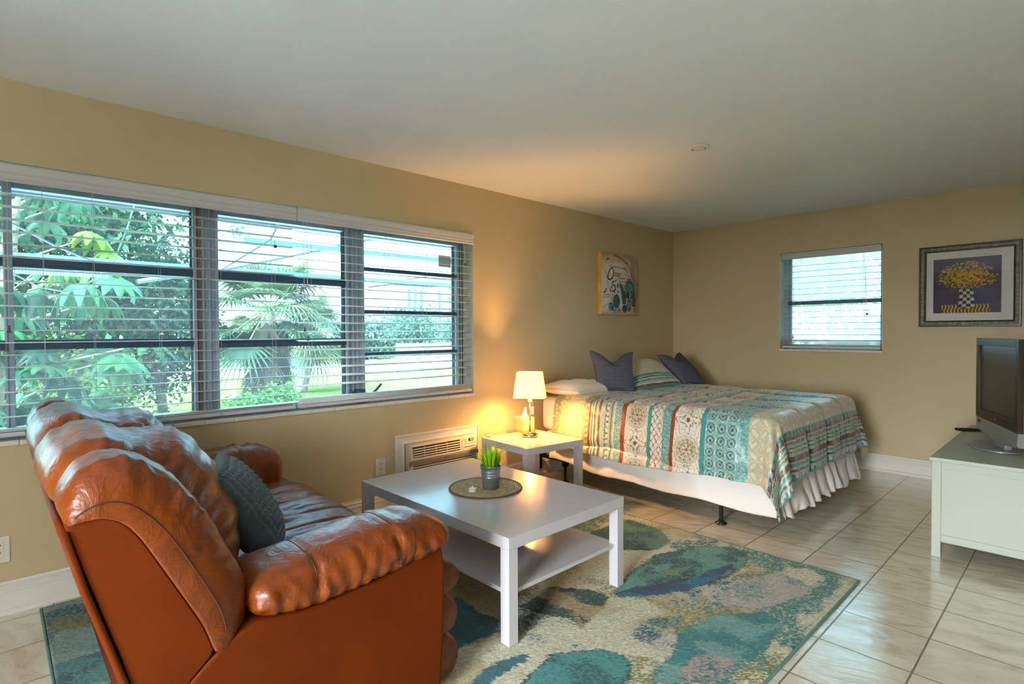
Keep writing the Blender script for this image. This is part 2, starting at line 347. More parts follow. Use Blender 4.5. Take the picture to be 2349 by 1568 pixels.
# frame uprights
def upright(y0, y1, parts, name='mullion'):
    mb = MB()
    for (a, b, x0, x1) in parts: mb.box(x0, x1, y0+(y1-y0)*a, y0+(y1-y0)*b, WZ0, WZ1)
    return mb.obj(name, M['alu'], w1, bevel=.003)
P3 = [(0, 1, -.19, -.125), (0, .14, -.19, -.105), (.36, .46, -.19, -.115), (.62, .72, -.19, -.118), (.86, 1, -.19, -.105)]
upright(-4.965, -4.835, P3); upright(-4.045, -3.91, P3); upright(-5.748, -5.715, [(0, 1, -.19, -.118), (0, .3, -.19, -.108)])
upright(-3.095, -3.02, [(0, 1, -.19, -.14), (0, .3, -.19, -.11), (.5, .62, -.19, -.115)], 'jamb'); upright(-6.62, -6.55, [(0, 1, -.19, -.12)], 'jamb')
mb = MB().box(-.116, -.108, -4.942, -4.932, WZ0+.05, WZ1-.06); mb.obj('wood_stop', M['wood'], w1)
MB().box(-.19, -.1, WY0, WY1, WZ1-.05, WZ1).box(-.19, -.13, WY0, WY1, WZ1-.09, WZ1-.05).obj('head_rail', M['alu'], w1, bevel=.003)
MB().box(-.19, -.095, WY0, WY1, WZ0, WZ0+.045).obj('bottom_rail', M['alu'], w1, bevel=.003)
for (a, b, zs) in [(-6.55, -5.748, (1.605, 1.21)), (-5.715, -4.965, (1.605, 1.212)), (-4.835, -4.045, (1.60, 1.203)), (-3.91, -3.095, (1.708, 1.409, 1.112))]:
    hb = .024 if len(zs) == 2 else .013
    for z in zs:
        MB().box(-.175, -.118, a, b, z-hb, z+hb).box(-.118, -.110, a, b, z-hb*.45, z+hb*.1).obj('pane_rail', M['darkalu'], w1, bevel=.002)
    zz = [WZ0+.045]+sorted(zs)+[WZ1-.05]
    for k in range(len(zz)-1): MB().box(XG-.003, XG, a, b, zz[k], zz[k+1]).obj('pane', M['glass'], w1)
# crank handle at the foot of the right mullion
ch = MB(); ch.box(-.10, -.045, -4.0, -3.94, WZ0+.01, WZ0+.10); ch.tube([(-.05, -3.95, WZ0+.03), (-.045, -3.86, WZ0+.09), (-.045, -3.82, WZ0+.13)], .009); ch.tube([(-.05, -3.99, WZ0+.04), (-.045, -4.06, WZ0+.11)], .008)
ch.obj('crank_handle', M['darkalu'], w1, bevel=.003)
tag(MB().box(XG+.001, XG+.003, -3.26, -3.14, 1.775, 1.865).obj('sticker', simple('old_grey_sticker', rgb(150, 164, 170), .8, var=.35, bumps=[(80, .3, .003)]), w1), 'weathered grey sticker')
# small window
w2 = thing('window_2', 'small square hazy window on the far wall', 'window', (1.638, 0, 1.077)); w2['kind'] = 'structure'
X0, X1, Z0, Z1 = 1.195, 2.081, 1.077, 2.045
MB().box(X0-.001, X0+.004, .001, .2, Z0, Z1).box(X1-.004, X1+.001, .001, .2, Z0, Z1).box(X0, X1, .001, .2, Z1-.004, Z1+.001).obj('reveal', simple('pale_reveal', rgb(206, 214, 206), .6), w2)
mb = MB(); x = X0
while x < X1-.001: x2 = min(x+.152, X1); mb.box(x+.0008, x2-.0008, -.012, .2, Z0-.018, Z0+.004); x = x2
mb.obj('sill', M['sill'], w2, bevel=.004)
mb = MB(); mb.box(X0, X0+.05, .11, .17, Z0, Z1); mb.box(X1-.04, X1, .11, .17, Z0, Z1); mb.box(X0, X1, .11, .17, Z1-.045, Z1); mb.box(X0, X1, .11, .17, Z0, Z0+.05); mb.box(X0+.05, X0+.075, .12, .16, Z0, Z1)
mb.obj('window_frame', M['alu'], w2, bevel=.003)
MB().box(X0+.04, X1-.03, .105, .16, 1.522, 1.558).obj('pane_rail', M['darkalu'], w2, bevel=.003)
MB().box(X0+.05, X1-.04, .135, .138, Z0+.05, 1.522).obj('pane', M['hazeglass'], w2); MB().box(X0+.05, X1-.04, .135, .138, 1.558, Z1-.045).obj('pane', M['hazeglass'], w2)
mb = MB(); mb.box(X0+.02, X0+.07, .06, .11, Z0+.02, Z0+.075); mb.tube([(X0+.045, .06, Z0+.05), (X0+.035, .03, Z0+.10)], .007); mb.obj('crank_handle', M['darkalu'], w2, bevel=.003)
# unseen windows beside and behind the camera, added to let in fill daylight
w3 = thing('fill_window_3', 'unseen small window added on the right wall behind the camera for daylight', 'window', (XR, -7.45, .9)); w3['kind'] = 'structure'
mb = MB(); mb.box(XR+.05, XR+.12, -7.9, -7.85, .9, 2.1); mb.box(XR+.05, XR+.12, -7.05, -7., .9, 2.1); mb.box(XR+.05, XR+.12, -7.85, -7.05, .9, .95); mb.box(XR+.05, XR+.12, -7.85, -7.05, 2.05, 2.1); mb.box(XR+.05, XR+.12, -7.85, -7.05, 1.48, 1.52); mb.obj('window_frame', M['trim'], w3)
MB().box(XR+.08, XR+.085, -7.85, -7.05, .95, 2.05).obj('pane', M['clearglass'], w3)
w4 = thing('fill_window_4', 'unseen sliding glass door added on the rear wall to let in daylight', 'window', (3.18, YB, .12)); w4['kind'] = 'structure'
mb = MB()
for a_, b_ in ((2.58, 2.64), (3.15, 3.21), (3.72, 3.78)): mb.box(a_, b_, YB-.12, YB-.05, .12, 2.15)
mb.box(2.64, 3.72, YB-.12, YB-.05, .12, .18); mb.box(2.64, 3.72, YB-.12, YB-.05, 2.09, 2.15); mb.obj('window_frame', M['trim'], w4)
MB().box(2.64, 3.15, YB-.09, YB-.085, .18, 2.09).obj('pane', M['clearglass'], w4); MB().box(3.21, 3.72, YB-.09, YB-.085, .18, 2.09).obj('pane', M['clearglass'], w4)
for n, x0 in ((1, .50), (2, 1.52)):
    d = thing('door_%d' % n, 'white louvered closet door on the rear wall', 'door', (x0+.49, YB, 0)); d['kind'] = 'structure'
    mb = MB(); mb.box(x0, x0+.09, YB, YB+.035, .01, 2.05); mb.box(x0+.88, x0+.97, YB, YB+.035, .01, 2.05); mb.box(x0+.09, x0+.88, YB, YB+.035, .01, .16); mb.box(x0+.09, x0+.88, YB, YB+.035, 1.94, 2.05); mb.box(x0+.09, x0+.88, YB, YB+.035, .98, 1.08)
    mb.obj('door_frame', M['trim'], d); mb = MB(); z = .18
    R = Matrix.Rotation(.6, 3, 'X')
    while z < 1.93:
        if not .95 < z < 1.1: mb.obox((x0+.485, YB+.018, z), (.79, .006, .04), R)
        z += .035
    mb.obj('louver_panel', M['trim'], d)
# ------------------------------------------------------------------ blinds
def blind(name, label, ax, a0, a1, n, ztop, pitch, tilt, zv0, zv1, cords, pulls, pull_names, stack, off=0., zrail=None):
    # ax 'x': hangs on wall_left (runs along y); ax 'y': on wall_back (runs along x)
    T = (lambda d, a, z: (d, a, z)) if ax == 'x' else (lambda d, a, z: (a, -d, z))
    r = thing(name, label, 'blind', T(-.035+off, (a0+a1)/2, zv1))
    prof = [(-.004, zv0), (.004, zv0), (.010, zv0+.008), (.006, zv0+.016), (.010, zv0+.022), (.010, zv0+.034), (.006, zv0+.038), (.012, zv0+.046), (.014, zv1-.012), (.008, zv1-.003), (-.004, zv1-.003)]
    fixn(MB().prism(prof, lambda p, t: T(p[0]+off, t, p[1]), a0, a1).obj('valance', M['valance'], r))
    MB().box(*[v for ab in zip(T(-.075, a0+.01, zv1-.055), T(-.012, a1-.01, zv1-.006)) for v in sorted(ab)]).obj('headrail', M['valance'], r)
    V = []; F = []; hw = .0255
    def slat(zc, tl, c0, c1):
        o = len(V); m = 7
        for side in (0, 1):
            for k in range(m):
                s = -1+2*k/(m-1); x = -.04+off+s*hw*math.cos(tl); z = zc-s*hw*math.sin(tl)+.0022*(1-s*s)-(.0026 if side else 0)
                V.append(T(x, c0, z)); V.append(T(x, c1, z))
        for k in range(m-1):
            F.append((o+2*k, o+2*k+2, o+2*k+3, o+2*k+1)); q = o+2*m; F.append((q+2*k, q+2*k+1, q+2*k+3, q+2*k+2))
        q = o+2*m
        F.append((o, o+1, q+1, q)); e = 2*m-2; F.append((o+e, q+e, q+e+1, o+e+1))
        F.append(tuple([o+2*k for k in range(m)]+[q+2*k for k in range(m-1, -1, -1)])); F.append(tuple([o+2*k+1 for k in range(m-1, -1, -1)]+[q+2*k+1 for k in range(m)]))
    zz = ztop
    for k in range(n):
        slat(zz, tilt+.02*math.sin(k*2.1), a0+.006, a1-.006); zz -= pitch
    zr = zrail
    for k in range(stack): slat(zr+.017+.0075*k, .01, a0+.006, a1-.006)
    fixn(mk('slats', V, F, M['blind'], r, smooth=True))
    p0 = T(-.066+off, a0+.006, zr-.012); p1 = T(-.014+off, a1-.006, zr+.010)
    b = [v for ab in zip(p0, p1) for v in sorted(ab)]
    MB().box(*b).obj('bottom_rail', M['valance'], r, bevel=.004)
    for c in cords:
        mb = MB()
        for d in (-.067, -.013): mb.tube([T(d+off, c, zv1-.05), T(d+off, c, zr)], .0009, 5)
        for t in range(3):      # untidy knotted cord ends at the rail
            q = [(c+random.uniform(-.02, .02), zr+random.uniform(-.012, .014)) for _ in range(5)]
            mb.tube([T(-.011+off, a, z) for a, z in q], .0007, 4)
        mb.obj('ladder_cord', M['cord'], r)
    for (c, zb, swing), nm in zip(pulls, pull_names):
        mb = MB()
        for s in (-.004, .004): mb.tube([T(-.008+off, c+s-swing, zv0+.01), T(-.004+off, c+s*.4-swing*.4, (zv0+zb)/2), T(-.003+off, c, zb)], .0009, 5)
        pc = mb.obj('pull_cord', M['cord'], r)
        if nm == 'ball': t = MB().lathe([(.0005, -.011), (.008, -.008), (.011, 0), (.008, .008), (.0005, .011)], T(-.003+off, c, zb-.008), 10)
        else: t = MB().lathe([(.0005, .004), (.004, .002), (.006, -.018), (.0095, -.026), (.0005, -.032)], T(-.003+off, c, zb), 8)
        t.obj('tassel', M['tassel'], pc, smooth=True)
    return r
blind('window_blind', 'white horizontal blind over the wider left part of the big window', 'x', -6.6, -4.425, 19, 1.905, .0567, -.03, 1.952, 2.038,
      (-6.2, -5.61, -5.42, -5.14, -4.85, -4.55), [(-4.55, 1.79, .05), (-5.735, 1.30, 0), (-5.745, 1.215, .01)], ['ball', 'cone', 'cone'], 2, 0., .806)
blind('window_blind', 'white horizontal blind over the right third of the big window, slats stacked on its sill', 'x', -4.42, -3.028, 18, 1.895, .0567, .16, 1.952, 2.038,
      (-4.33, -3.78, -3.46, -3.1), [(-4.38, 1.30, 0), (-4.36, 1.245, 0), (-3.1, 1.80, .02)], ['cone', 'cone', 'ball'], 5, .008, .806)
blind('window_blind', 'small white blind on the far wall window', 'y', 1.212, 2.070, 14, 1.905, .0568, .05, 1.972, 2.038,
      (1.37, 1.64, 1.93), [(1.96, 1.42, .03), (1.325, 1.215, 0)], ['ball', 'cone'], 8, 0., 1.102)
# ------------------------------------------------------------------ ceiling plate, outlets
t = thing('ceiling_plate', 'round white cover plate screwed to the ceiling', 'plate', (1.672, -2.57, H-.012))
MB().lathe([(.002, .012), (.063, .012), (.063, .007), (.058, .003), (.002, 0)], (1.672, -2.57, H-.013), 40).obj('cover', M['smoke'], t, smooth=False)
for s in (-1, 1): MB().lathe([(.0005, 0), (.004, 0), (.004, .004), (.0005, .004)], (1.672+s*.036, -2.57+s*.012, H-.0165), 10).obj('screw', M['black'], t)
def outlet(y, z, label):
    t = thing('wall_outlet', label, 'outlet', (0, y, z))
    MB().box(0.0005, .006, y-.038, y+.038, z-.059, z+.059).obj('cover_plate', M['plastic'], t, bevel=.003)
    MB().box(.006, .0085, y-.017, y+.017, z-.034, z+.034).obj('receptacle', M['plastic'], t, bevel=.001)
    mb = MB()
    for s in (-.017, .017):
        mb.box(.0084, .0089, y-.0085, y-.006, z+s+.001, z+s+.010); mb.box(.0084, .0089, y+.005, y+.0075, z+s+.001, z+s+.009); mb.box(.0084, .0089, y-.003, y+.002, z+s-.010, z+s-.005)
    mb.obj('socket_slot', M['slot'], t)
    for s in (-.048, .048): MB().box(.006, .0066, y-.003, y+.003, z+s-.003, z+s+.003).obj('screw', M['grey'], t)
    return t
outlet(-3.86, .338, 'white double wall outlet beside the air conditioner')
outlet(-5.785, .292, 'white wall outlet low on the wall behind the sofa')
o3 = outlet(-2.80, .33, 'wall outlet under the small side table')
t = thing('plug_adapter', 'white plug in the outlet under the side table', 'plug', (.0, -2.79, .30))
MB().box(.0092, .045, -2.81, -2.77, .27, .33).obj('plug_body', M['plastic'], t, bevel=.008)
MB().tube([(.03, -2.79, .272), (.035, -2.79, .22), (.04, -2.77, .10), (.045, -2.72, .035)], .003).obj('cord', M['plastic'], t)
# ------------------------------------------------------------------ rug
RX0, RX1, RY0, RY1 = .085, 2.575, -5.645, -2.652
def rug():
    nx, ny = 400, 480
    x = np.linspace(RX0, RX1, nx); y = np.linspace(RY0, RY1, ny); X, Y = np.meshgrid(x, y, indexing='ij')
    wx = X+.05*(fbm(X*5, Y*5, 3)-.5); wy = Y+.05*(fbm(X*5, Y*5, 9)-.5)
    wx = wx+.016*(rng.random(X.shape)-.5); wy = wy+.016*(rng.random(X.shape)-.5)
    g = rng.random(X.shape)
    cream = c8(206, 202, 176); teal = c8(62, 128, 124); dteal = c8(28, 86, 92); grey = c8(168, 164, 158); navy = c8(22, 66, 128); olive = c8(132, 128, 60); purple = c8(52, 24, 66); dk = c8(26, 66, 62); tan = c8(170, 148, 106); aqua = c8(120, 162, 156)
    col = np.ones(X.shape+(3,))*cream
    def dab(p, c, gain=1.):
        nonlocal col
        col = mixc(col, c, (g < np.clip(p*gain, 0, 1)).astype(float))
    n1 = fbm(wx*2.1+3, wy*1.7, 21); n2 = fbm(wx*4.3, wy*2.9+5, 33); n3 = fbm(wx*9, wy*7, 41)
    col = mixc(col, grey, sst(.52, .64, n2)*.5); col = mixc(col, tan, sst(.58, .68, fbm(wx*3+9, wy*3, 55))*.55)
    dab(sst(.55, .62, n1)*sst(.38, .55, n3), teal, .8); dab(sst(.59, .65, n2)*sst(.42, .56, n3), dteal, .6)
    dab(sst(.60, .66, fbm(wx*5+2, wy*5+7, 77)), olive, .5)
    def poly(P, base, spec, p, soft=.02, edge=None):
        nonlocal col
        m = inpoly(wx, wy, P); col = mixc(col, base, m.astype(float))
        q = sst(.40, .58, fbm(wx*8, wy*8, int(abs(P[0][0]*100))))*p
        col = mixc(col, spec, (m & (g < q)).astype(float))
        if edge is not None:
            d = .011; m2 = m ^ (inpoly(wx+d, wy, P) & inpoly(wx-d, wy, P) & inpoly(wx, wy+d, P) & inpoly(wx, wy-d, P)); col = mixc(col, edge, ((m2) & (g < .6)).astype(float))
    poly([(1.22, -3.11), (1.26, -2.73), (1.52, -2.74), (1.66, -2.87), (1.66, -3.05), (1.48, -3.23)], c8(96, 138, 118), dteal, .8)
    poly([(1.58, -4.06), (1.55, -3.82), (1.7, -3.7), (1.82, -3.7), (1.87, -3.82), (1.9, -4.01), (1.81, -3.99), (1.71, -4.05)], tan, dk, .95)
    poly([(1.28, -4.2), (1.49, -4.22), (1.6, -4.21), (1.68, -4.28), (1.66, -4.48), (1.55, -4.42)], c8(44, 112, 120), dteal, .7)
    poly([(1.8, -3.66), (1.75, -3.44), (1.69, -3.11), (1.78, -2.88), (1.95, -2.7), (2.04, -2.71), (2.08, -2.79), (2.11, -2.99), (2.09, -3.19), (2.02, -3.4), (1.93, -3.56), (1.85, -3.66)], c8(88, 148, 138), dk, .75, edge=c8(44, 60, 60))
    poly([(1.8, -3.66), (1.84, -3.51), (1.94, -3.38), (2.00, -3.14), (2.04, -2.92), (2.075, -2.95), (2.06, -3.26), (1.99, -3.47), (1.87, -3.64)], c8(20, 62, 104), c8(16, 110, 150), .8)
    poly([(1.83, -3.62), (1.86, -3.50), (1.92, -3.36), (1.96, -3.24), (1.98, -3.26), (1.94, -3.42), (1.88, -3.58)], purple, c8(20, 62, 104), .6)
    poly([(1.80, -3.45), (1.84, -3.30), (1.90, -3.12), (1.93, -3.12), (1.89, -3.30), (1.84, -3.44)], c8(120, 136, 70), teal, .7)
    poly([(2.15, -3.32), (2.17, -3.08), (2.24, -2.82), (2.37, -2.74), (2.44, -2.83), (2.45, -3.05), (2.38, -3.29), (2.21, -3.39)], c8(178, 174, 166), teal, .35, edge=teal)
    poly([(2.2, -3.69), (2.24, -3.49), (2.38, -3.29), (2.48, -3.35), (2.51, -3.56), (2.48, -3.78), (2.44, -3.97), (2.3, -4.08)], c8(110, 158, 154), c8(44, 122, 128), .95)
    poly([(2.33, -3.95), (2.33, -3.82), (2.44, -3.75), (2.47, -3.83), (2.46, -3.94), (2.38, -4.03)], c8(172, 156, 150), c8(30, 116, 118), .45)
    poly([(2.17, -2.68), (2.34, -2.68), (2.47, -2.76), (2.55, -2.82), (2.46, -2.91), (2.22, -2.8)], cream, teal, 1.)
    poly([(1.99, -4.44), (1.93, -4.24), (2.05, -4.06), (2.14, -4.02), (2.19, -4.05), (2.25, -4.17), (2.2, -4.4)], c8(60, 138, 138), c8(24, 92, 98), .75, edge=dk)
    poly([(1.85, -4.58), (1.83, -4.46), (1.86, -4.31), (1.89, -4.31), (1.9, -4.45), (1.91, -4.53)], c8(34, 104, 122), dteal, .8)
    L = X < 1.1; lm = (L & (Y < -5.2)).astype(float)
    col = mixc(col, aqua*.92, lm*.8)
    m = L & (Y < -5.2) & (fbm(wx*4, wy*9, 91) > .56); col = mixc(col, dteal, (m & (g < .75)).astype(float))
    poly([(0.24, -5.63), (0.3, -5.5), (0.39, -5.42), (0.45, -5.46), (0.42, -5.54), (0.36, -5.63)], dteal, olive, .8)
    poly([(0.68, -5.65), (0.71, -5.4), (0.97, -5.45), (0.9, -5.66)], teal, dteal, .9)
    col = col*(.86+.28*rng.random(X.shape))[..., None]
    Z = .011+.003*rng.random(X.shape)
    e = np.minimum(np.minimum(X-RX0, RX1-X), np.minimum(Y-RY0, RY1-Y)); Z = np.where(e < .004, .006, Z)
    t = thing('area_rug', 'large teal and cream abstract tufted rug under the coffee table and sofa', 'rug', (1.33, -4.15, 0))
    mk('pile', np.stack([X, Y, Z], -1).reshape(-1, 3), gridF(nx, ny), M['rug'], t, smooth=False, col=col.reshape(-1, 3))
    mb = MB(); b = .009
    for a in ((RX0-b, RX0+.001, RY0-b, RY1+b), (RX1-.001, RX1+b, RY0-b, RY1+b), (RX0, RX1, RY0-b, RY0+.001), (RX0, RX1, RY1-.001, RY1+b)): mb.box(*a, .0005, .0115)
    mb.obj('binding', M['rugedge'], t, bevel=.003); MB().box(RX0, RX1, RY0, RY1, .0005, .007).obj('backing', M['rugedge'], t)
rug()
# ------------------------------------------------------------------ tables
def lack(name, label, cx, cy, rz, lx, ly, shelf, z0=0.):
    # origin = corner at max x, min y ; extends to -x and +y
    t = thing(name, label, 'table', (cx, cy, z0), rz); h = .45-z0
    MB().box(-lx, 0, 0, ly, h-.05, h).obj('tabletop', M['white'], t, world=False, bevel=.0015)
    for sx in (0, 1):
        for sy in (0, 1):
            x0 = -lx+.001 if sx else -.051; y0 = ly-.051 if sy else .001
            MB().box(x0, x0+.05, y0, y0+.05, 0, h-.0508).obj('leg', M['white'], t, world=False, bevel=.0015)
    if shelf: MB().box(-lx+.022, -.022, .022, ly-.022, .205-z0, .223-z0).obj('shelf', M['white'], t, world=False, bevel=.0015)
    return t
lack('coffee_table', 'large low white coffee table with lower shelf on the teal rug', 1.7981, -4.3233, .0062, 1.18, .78, True, .0145)
lack('side_table', 'small square white side table between the air conditioner and the bed', .6846, -3.1101, -.093, .55, .55, False, .0145)
# placemat, plant, candle
pm = thing('placemat', 'round woven straw placemat in the middle of the coffee table', 'placemat', (1.205, -3.935, .4505))
mb = MB().lathe([(.001, .0), (.186, .0), (.187, .006), (.001, .0065)], n=64); mb.obj('woven_disc', M['straw'], pm, world=False)
MB().tube([(.187*math.cos(a*PI/40), .187*math.sin(a*PI/40), .0045) for a in range(81)], .0045, 6, cap=False).obj('braided_rim', M['strawedge'], pm, world=False)
pp = thing('potted_grass', 'tufted green grass plant in a ribbed metal pot on the straw placemat', 'plant', (1.235, -3.925, .4578))
MB().lathe([(.001, .0), (.041, .0), (.043, .002), (.0485, .056), (.0495, .058), (.0495, .062), (.0485, .064), (.0495, .067), (.0500, .070), (.0500, .074), (.0492, .077), (.0505, .082), (.0512, .085), (.0512, .089), (.0505, .092), (.055, .112), (.058, .115), (.058, .118), (.055, .117), (.052, .108), (.046, .06), (.001, .055)], n=48).obj('pot', M['galv'], pp, world=False, smooth=True)
MB().lathe([(.053, .100), (.03, .106), (.001, .108)], n=24).obj('soil', M['soil'], pp, world=False)
def grass():
    V = []; F = []; Cc = []
    for k in range(190):
        a = random.uniform(0, 2*PI); r0 = .043*math.sqrt(random.random()); lean = random.uniform(.05, .55)*(r0/.043)+random.uniform(0, .12); Ln = random.uniform(.07, .128)
        if random.random() < .08: lean = random.uniform(.9, 1.3); Ln = random.uniform(.11, .14)
        d = Vector((math.cos(a), math.sin(a), 0)); s = Vector((-d.y, d.x, 0)); b = d*r0+Vector((0, 0, .104)); w = random.uniform(.0024, .0040); o = len(V); m = 5
        gcol = mixc(c8(96, 150, 14), c8(176, 220, 50), np.array(random.random()))
        for i in range(m):
            q = i/(m-1); out = lean*Ln*(q**1.6); up = Ln*(q-.35*lean*q*q*(1.2 if lean > .8 else .6)); c = b+d*out+Vector((0, 0, up)); ww = w*(1-q*.9)
            V += [c-s*ww, c+s*ww]; Cc += [np.clip(gcol*(.75+.6*q), 0, 1)]*2
        F += [(o+2*i, o+2*i+1, o+2*i+3, o+2*i+2) for i in range(m-1)]
    mk('grass_blades', [tuple(v) for v in V], F, M['blade'], pp, world=False, smooth=True, col=np.array(Cc))
grass()
tl = thing('tealight', 'small white tealight candle on the straw placemat in front of the metal pot', 'candle', (1.222, -4.035, .4572))
MB().lathe([(.001, 0), (.0195, 0), (.0195, .016), (.018, .0165), (.017, .0145), (.001, .014)], n=28).obj('cup', M['wax'], tl, world=False)
MB().lathe([(.006, .014), (.0055, .019), (.003, .025), (.0005, .031)], n=10).obj('flame_tip', M['wax'], tl, world=False, smooth=True)
# ------------------------------------------------------------------ lamp, tissue box, remote on the side table
LX, LY = .372, -2.765
lp = thing('table_lamp', 'lit table lamp with cream rectangular shade on the small side table', 'lamp', (LX, LY, .4505))
MB().lathe([(.001, 0), (.060, 0), (.063, .003), (.063, .016), (.058, .022), (.045, .025), (.012, .027), (.010, .034), (.001, .035)], n=48).obj('base', M['chrome'], lp, world=False, smooth=True)
MB().tube([(0, 0, .03), (0, 0, .268)], .0062, 14).obj('pole', M['chrome'], lp, world=False, smooth=True)
MB().lathe([(.001, .265), (.011, .265), (.016, .278), (.016, .296), (.013, .308), (.001, .308)], n=20).obj('socket', M['plastic'], lp, world=False, smooth=True)
MB().lathe([(.001, .306), (.012, .310), (.016, .324), (.030, .354), (.032, .367), (.028, .387), (.015, .400), (.001, .403)], n=20).obj('light_bulb', M['bulb'], lp, world=False, smooth=True)
ang = math.radians(-45-9); nf = Vector((math.cos(ang), math.sin(ang), 0)); sd = Vector((-nf.y, nf.x, 0))
def shade():
    V = []; F = []; n = 48; m = 10
    def ring(z, w, d):
        R = []
        for k in range(n):
            a = 2*PI*k/n; ca, sa = math.cos(a), math.sin(a); e = .16
            R.append(sd*(w*math.copysign(abs(ca)**e, ca))+nf*(d*math.copysign(abs(sa)**e, sa))+Vector((0, 0, z)))
        return R
    for i in range(m):
        q = i/(m-1); z = .302+.198*q
        V += ring(z, .122-.027*q, .075-.012*q)
    F = [(i*n+k, i*n+(k+1) % n, (i+1)*n+(k+1) % n, (i+1)*n+k) for i in range(m-1) for k in range(n)]
    o = mk('lamp_shade', [tuple(v) for v in V], F, M['shade'], lp, world=False)
    so = o.modifiers.new('Solid', 'SOLIDIFY'); so.thickness = .0012
    for z, w, d in ((.302, .1225, .0755), (.500, .0955, .0635)):
        R = ring(z, w, d); MB().tube(R+[R[0]], .0016, 5, cap=False).obj('shade_rim', M['chrome'] if False else M['tissue'], o, world=False)
    mb = MB()
    for s in (-1, 1): mb.tube([(0, 0, .312), tuple(sd*s*.05+Vector((0, 0, .312))), tuple(sd*s*.117+Vector((0, 0, .306)))], .0012, 5)
    mb.obj('shade_spider', M['chrome'], o, world=False)
shade()
q = nf*.035+sd*.024
pc = MB().tube([(q.x, q.y, .33), (q.x, q.y, .235)], .0013, 6).obj('pull_cord', M['tissue'], lp, world=False)
MB().obox((q.x, q.y, .205), (.026, .004, .06), Matrix.Rotation(ang+PI/2, 3, 'Z')).obj('cord_tag', M['tissue'], pc, world=False, bevel=.0015)
MB().tube([(-.06, -.01, .008), (-.12, -.02, .003), (-.2, -.06, .003), (-.26, -.12, .003), (-.315, -.14, .002)], .0022, 6).obj('power_cord', M['tbox'], lp, world=False)
tb = thing('tissue_box', 'square card tissue box behind the lamp on the side table', 'box', (.205, -2.66, .4505), -.15)
MB().box(-.058, .058, -.058, .058, .0, .122).obj('carton', M['tbox'], tb, world=False, bevel=.0015)
MB().box(-.0585, .0585, -.0585, .0585, .0005, .024).obj('printed_border', M['tboxtrim'], tb, world=False, bevel=.001)
V = []; F = []
for i in range(9):
    for j in range(7):
        a = (i/8-.5); b = j/6; V.append((.01*math.sin(a*9)*(.3+b), a*.085*(1-b*.85)+.01*b, .120+b*.075))
F = gridF(9, 7); o = mk('tissue', V, F, M['tissue'], tb, world=False, smooth=True); o.modifiers.new('S', 'SOLIDIFY').thickness = .0006
rm = thing('remote_control', 'small white remote control on the corner of the side table', 'remote', (.145, -2.995, .4505), -.55)
MB().box(-.045, .045, -.02, .02, .001, .017).obj('body', M['plastic'], rm, world=False, bevel=.006)
MB().box(-.035, -.012, -.012, .012, .0172, .0185).box(.0, .008, -.011, -.003, .0172, .019).box(.0, .008, .003, .011, .0172, .019).box(.018, .026, -.011, -.003, .0172, .019).obj('buttons', M['grey'], rm, world=False, bevel=.001)
# ------------------------------------------------------------------ air conditioner
A0, A1, AZ0, AZ1 = -3.744, -2.985, .148, .533
ac = thing('air_conditioner', 'beige through-wall air conditioner in a moulded frame below the window', 'air conditioner', (0, (A0+A1)/2, AZ0))
fp = [(0, 0), (.012, 0), (.016, .004), (.022, .008), (.022, .014), (.014, .018), (.014, .048), (.019, .052), (.024, .058), (.024, .064), (.016, .070), (0, .074)]
def frame4(prof, a0, a1, z0, z1, P):
    n = len(prof); V = []; F = []
    for (ca, cz, sa, sz) in ((a0, z0, 1, 1), (a1, z0, -1, 1), (a1, z1, -1, -1), (a0, z1, 1, -1)):
        for d, w in prof: V.append(P(d, ca+sa*w, cz+sz*w))
    for k in range(4):
        for i in range(n-1): a = k*n+i; b = ((k+1) % 4)*n+i; F.append((a, b, b+1, a+1))
    return V, F
V, F = frame4(fp, A0, A1, AZ0, AZ1, lambda d, a, z: (d+.0005, a, z)); mk('trim_frame', V, F, M['trim'], ac)
B0, B1, BT, BB = -3.668, -3.058, .462, .15
prof = [(.0, BB), (.075, BB), (.085, .322), (.082, .352), (.088, .357), (.074, .452), (.066, .462), (.0, .464)]
fixn(MB().prism(prof, lambda p, t: (p[0], t, p[1]), B0, B1).obj('casing', M['acw'], ac, bevel=.004))
def onface(z): return .088-(z-.357)*(.014/.095)
MB().box(.080, .0905, B0-.008, B1+.008, .322, .352).obj('grey_band', M['grey'], ac, bevel=.003)
MB().prism([(B0+.022, .372), (-3.225, .372), (-3.225, .448), (B0+.022, .448)], lambda p, t: (onface(p[1])+t, p[0], p[1]), .0004, .0012).obj('outlet_opening', M['slot'], ac)
mb = MB(); sl = math.atan(.014/.095)
for z in (.382, .399, .416, .433): mb.obox((onface(z)+.004, (B0+.022-3.225)/2, z), (.010, (-3.225-B0-.022), .0035), Matrix.Rotation(.5, 3, 'Y'))
for yy in (-3.55, -3.45, -3.35): mb.obox((onface(.41)+.003, yy, .41), (.006, .003, .072), Matrix.Rotation(-sl, 3, 'Y'))
mb.obj('outlet_louvers', M['acw'], ac)
mb = MB()
for k in range(9): z = .312-k*.0165; mb.box(.0765+.01*(z-BB)/.172, .0860, B0+.02, B1-.012, z-.0035, z+.0035)
mb.obj('intake_slots', M['slot'], ac)
cp = MB().prism([(-3.205, .368), (-3.068, .368), (-3.068, .452), (-3.205, .452)], lambda p, t: (onface(p[1])+t, p[0], p[1]), .0004, .002).obj('control_panel', M['acw'], ac)
def onp(y0, y1, z0, z1, nm, m, h=.0032): return MB().prism([(y0, z0), (y1, z0), (y1, z1), (y0, z1)], lambda p, t: (onface(p[1])+t, p[0], p[1]), .002, h).obj(nm, m, cp)
onp(-3.142, -3.092, .424, .446, 'display', M['slot']); onp(-3.152, -3.147, .430, .440, 'indicator', M['redled'])
